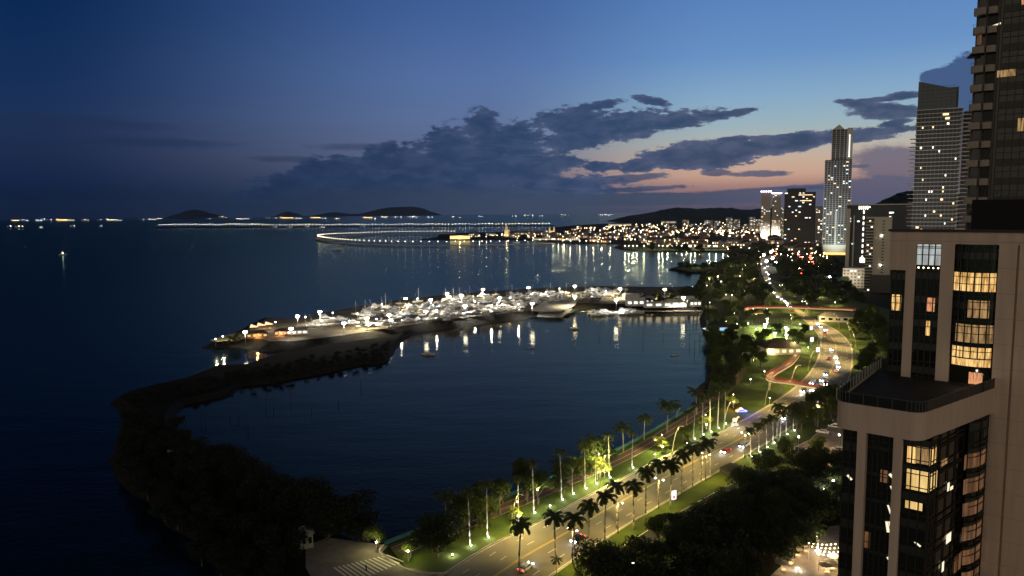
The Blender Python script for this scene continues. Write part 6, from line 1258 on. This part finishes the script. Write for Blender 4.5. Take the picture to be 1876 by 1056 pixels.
for x, y, c3 in ((-.2, -16.6, (.35, 1, .5)), (6.4, -16.8, (1, .9, .7)), (10.4, -3.4, (1, .95, .8))): MB().sph((x, y, zd + .5), .13, 6, 4).ob('deck_lamp', emit('deck_%d' % int(x * 10), c3, 12), hot)
put(light('POINT', 14, (.4, 1, .5), (-.2, -16.2, zd + .9)), hot); put(light('POINT', 30, (1, .9, .7), (9.8, -3.6, zd + .9)), hot)
# walls under the band: front face (local y = -17.1) and the slanting side face
yf = -17.1; zb_ = zd - bh
def fx(px, py): return HL(px, py, yf)[0]
c1a, c1b, c2a, c2b = fx(1574, 805), fx(1590, 805), fx(1640, 812), fx(1656, 812); xc = fx(1704, 830)
m = MB()
for a, b in ((c1a, c1b), (c2a, c2b)): m.box(((a + b) / 2, yf - .35, zb_ / 2 - .5), (b - a, 1.1, zb_ + 1 + .0))
m.ob('column', M_hw, hot)
MB().box(((T1[0] + xc) / 2 + .6, yf + 8, zb_ / 2 - 1), (xc - T1[0] - 1.0, 15, zb_ - .02)).ob('core', M_hs, hot)
x_l = fx(1546, 800)
column(hot, x_l, c1a, 0, zb_, 2, yf, zoff=.6, sp=.35); column(hot, c1b, c2a, 0, zb_, 5, yf + .15, zoff=.6, sp=.12); column(hot, c2b, xc, 0, zb_, 3, yf - .1, zoff=(HL(1680, 852, yf)[1] - .1) % FH, sp=.3)
litw(hot, (1663, 817), (1678, 848), yf, C_Y, yg=yf - .1); litw(hot, (1678, 819), (1704, 850), yf, C_D, yg=yf - .1); litw(hot, (1662, 862), (1704, 899), yf, C_L, yg=yf - .1); litw(hot, (1659, 919), (1690, 933), yf, C_L, yg=yf - .1)
for a, b, mt in [((1550, 827), (1571, 838), C_C), ((1613, 862), (1628, 885), C_C), ((1584, 975), (1593, 1005), C_C)]: litw(hot, a, b, yf, mt, yg=yf + .1 if a[0] < 1650 else yf - .1)
m = MB()
for a, b, s_ in [((1553, 870), (1561, 879), .25), ((1630, 868), (1638, 876), .3), ((1632, 890), (1641, 912), .16), ((1627, 925), (1634, 945), .18), ((1625, 955), (1628, 975), .3), ((1631, 955), (1635, 975), .3), ((1676, 992), (1687, 1001), .2), ((1626, 1020), (1633, 1032), .2), ((1640, 860), (1643, 864), .3)]:  # reflected glints on the front glass, painted as small glowing quads
    (xa, z1), (xb, z0_) = HL(*a, yf), HL(*b, yf); d_ = Vector((xb - xa, 0, z0_ - z1)); n_ = Vector((-d_.z, 0, d_.x)).normalized() * s_ * .5; A_ = Vector((xa, yf - .14, z1)); B_ = Vector((xb, yf - .14, z0_)); MB().quad(A_ - n_, B_ - n_, B_ + n_, A_ + n_).ob('glass_glint', emit('glint_strip', (1, .86, .6), 1.2), hot)
# slanting side face from the front corner to the main wall
sa = Vector((xc + .05, yf - .1)); sb = Vector((xB1 - .2, .3)); sd = sb - sa; SA = math.atan2(sd.y, sd.x); SL_ = sd.length
side = link('side_wing', None, hot, (sa.x, sa.y, 0)); side.rotation_euler = (0, 0, SA)
SM_ = HM @ Matrix.Translation((sa.x, sa.y, 0)) @ Matrix.Rotation(SA, 4, 'Z'); SI = SM_.inverted()
side_h = MB(); column(side, 0, 1.6, 0, zb_, 2, 0, zoff=(HL(1680, 852, yf)[1] - .1) % FH, sp=.3)
xq = HL(1772, 850, 0, SI)[0]; xr_ = min(HL(1809, 850, 0, SI)[0], SL_ - .2)
column(side, 1.6, xq, 0, zb_, 4, .5, zoff=.8, sp=.1); column(side, xq, xr_, 0, zb_, 3, .1, zoff=HL(1790, 856, 0, SI)[1] % FH, bulge=.8, sp=.35)
b2 = dict(bulge=.8, x0=xq, x1=xr_, yg=.1, M_=SI)
for y0, y1, mt in ((827, 853, C_C), (871, 897, C_C), (914, 937, C_C), (957, 981, C_C), (999, 1024, C_C), (1038, 1056, C_C)): litw(side, (1776 - (y0 - 827) * .035, y0), (1806 - (y0 - 827) * .04, y1), -.4, mt, **b2)
litw(side, (1704, 820), (1715, 850), 0, C_Y, yg=0, M_=SI); litw(side, (1705, 866), (1715, 896), 0, C_L, yg=0, M_=SI); litw(side, (1723, 842), (1734, 852), .5, C_D, yg=.45, M_=SI); litw(side, (1748, 1016), (1759, 1045), .5, C_C, yg=.45, M_=SI)
m = MB()
for a, b, s_ in [((1731, 980), (1739, 990), .8), ((1733, 885), (1736, 898), .3), ((1738, 892), (1743, 895), .3), ((1773, 985), (1776, 995), .2), ((1723, 1030), (1726, 1045), .2), ((1764, 1030), (1767, 1038), .25)]:  # glints on the side glass, drawn as glowing quads too
    (xa, z1), (xb, z0_) = HL(*a, .5, SI), HL(*b, .5, SI); MB().quad((xa, .33, z0_), (xb, .33, z0_), (xb, .33, z1), (xa, .33, z1)).ob('glass_glint', emit('glint_strip', (1, .86, .6), 1.2), side)
MB().box((SL_ / 2, 4, zb_ / 2 - 1), (SL_, 6.5, zb_ - .02)).ob('core', M_hs, side)
# ------------------------------------------------------------------ dark tower behind the hotel
TO = WY(1784, 100, 133); tw = root('dark_tower', 'very tall dark glass tower with curved pale corner balconies at the right edge', 'tower', (TO.x, TO.y, ZG), HA); TM = Matrix.Translation((TO.x, TO.y, ZG)) @ Matrix.Rotation(HA, 4, 'Z'); TI = TM.inverted()
ht = 160; MB().box((20.6, 11, ht / 2), (38, 20, ht)).ob('core', M_hs, tw)
zf = HL(1795, 28, 0, TI)[1]; fh = 33.2 * 133 / 1355
g = MB(); s = MB(); q = MB(); z = zf % fh
g.quad((3.6, .9, 0), (40, .9, 0), (40, .9, ht), (3.6, .9, ht)); g.quad((0, 1.0, 0), (3.6, 1.0, 0), (3.6, 1.0, ht), (0, 1.0, ht)); g.ob('glazing', M_hg, tw)
k = 0
while z < ht - 1:
    s.box((22, .8, z + .6), (36, .16, 1.25)); q.box((22, .72, z + 2.3), (36, .06, .07)); z += fh; k += 1
for i in range(30): q.box((4 + i * 1.15, .72, ht / 2), (.07, .1, ht))
s.ob('spandrel', pmat('tower_spandrel', (.06, .053, .045), .6), tw); q.ob('mullions', M_hm, tw)
z = zf % fh; nb_ = 0
while z < ht - 1:
    if z > 75:
        for (xa, xb, yo) in ((-.3, 1.55, -.6), (1.75, 3.2, -.25)):
            pl_ = rounded([(xa, yo), (xb, yo), (xb, 1.0), (xa, 1.0)], (0, 1), .45, 4); MB().prism(pl_, z, z + 1.15).ob('balcony', pmat('balcony_render', (.36, .31, .26), .85), tw)
        if nb_ % 2 == 0: MB().tube([(-.3, .8, z + 1.6), (-.3, -.5, z + 1.6), (1.4, -.5, z + 1.6)], .03, 4).ob('balcony_rail', M_hm, tw)
        nb_ += 1
    z += fh
m = MB(); m.box((.2, 1.2, ht / 2), (.35, .5, ht)); m.box((1.65, .7, ht / 2), (.3, .5, ht)); m.box((3.4, .8, ht / 2), (.3, .4, ht)); m.ob('pier', pmat('tower_pier', (.10, .088, .075), .85), tw)
for a, b, mt in [((1827, 130), (1861, 139), C_D), ((1865, 217), (1880, 240), C_D), ((1872, 0), (1880, 8), C_O), ((1790, 64), (1798, 82), C_C)]:
    (xa, z1), (xb, z0_) = HL(*a, .7, TI), HL(*b, .7, TI); MB().quad((xa, .68, z0_), (xb, .68, z0_), (xb, .68, z1), (xa, .68, z1)).ob('window', mt, tw)
(xa, z1) = HL(1822, 47, .6, TI); MB().quad((xa - .5, .6, z1 - .3), (xa + .9, .6, z1 + .1), (xa + .9, .6, z1 + .4), (xa - .5, .6, z1)).ob('tower_glint', emit('glint_strip', (1, .86, .6), 1.6), tw)  # small slanted glint drawn as a glowing quad
(xa, z1) = HL(1776, 100, 0, TI); m = MB(); m.add([(xa - .4, -.2, z1 - .6), (xa + 1.6, .6, z1 - .6), (xa + 1.6, .9, z1 + .5), (xa + .5, .1, z1 + .4), (xa - .4, 1.2, z1 - .6), (xa + 1.6, 1.4, z1 - .6)], [(0, 1, 2, 3), (0, 4, 5, 1), (0, 3, 4), (3, 2, 5, 4), (1, 5, 2)]); m.ob('awning', M_hm, tw)
# ------------------------------------------------------------------ dusk haze over the bay
hz = MB().box((0, 0, 199), (36400, 36400, 402)).ob('haze', None)
hm = bpy.data.materials.new('haze_air'); hm.use_nodes = True; ht_ = hm.node_tree; ht_.nodes.clear()
ho_ = ht_.nodes.new('ShaderNodeOutputMaterial'); hv = ht_.nodes.new('ShaderNodeVolumePrincipled'); hv.inputs['Color'].default_value = (.8, .86, .95, 1); hv.inputs['Density'].default_value = 1.4e-5; hv.inputs['Anisotropy'].default_value = 0.75
ht_.links.new(hv.outputs[0], ho_.inputs['Volume']); hz.data.materials.clear(); hz.data.materials.append(hm); hz['kind'] = 'stuff'; hz['label'] = 'thin blue dusk haze over the bay'
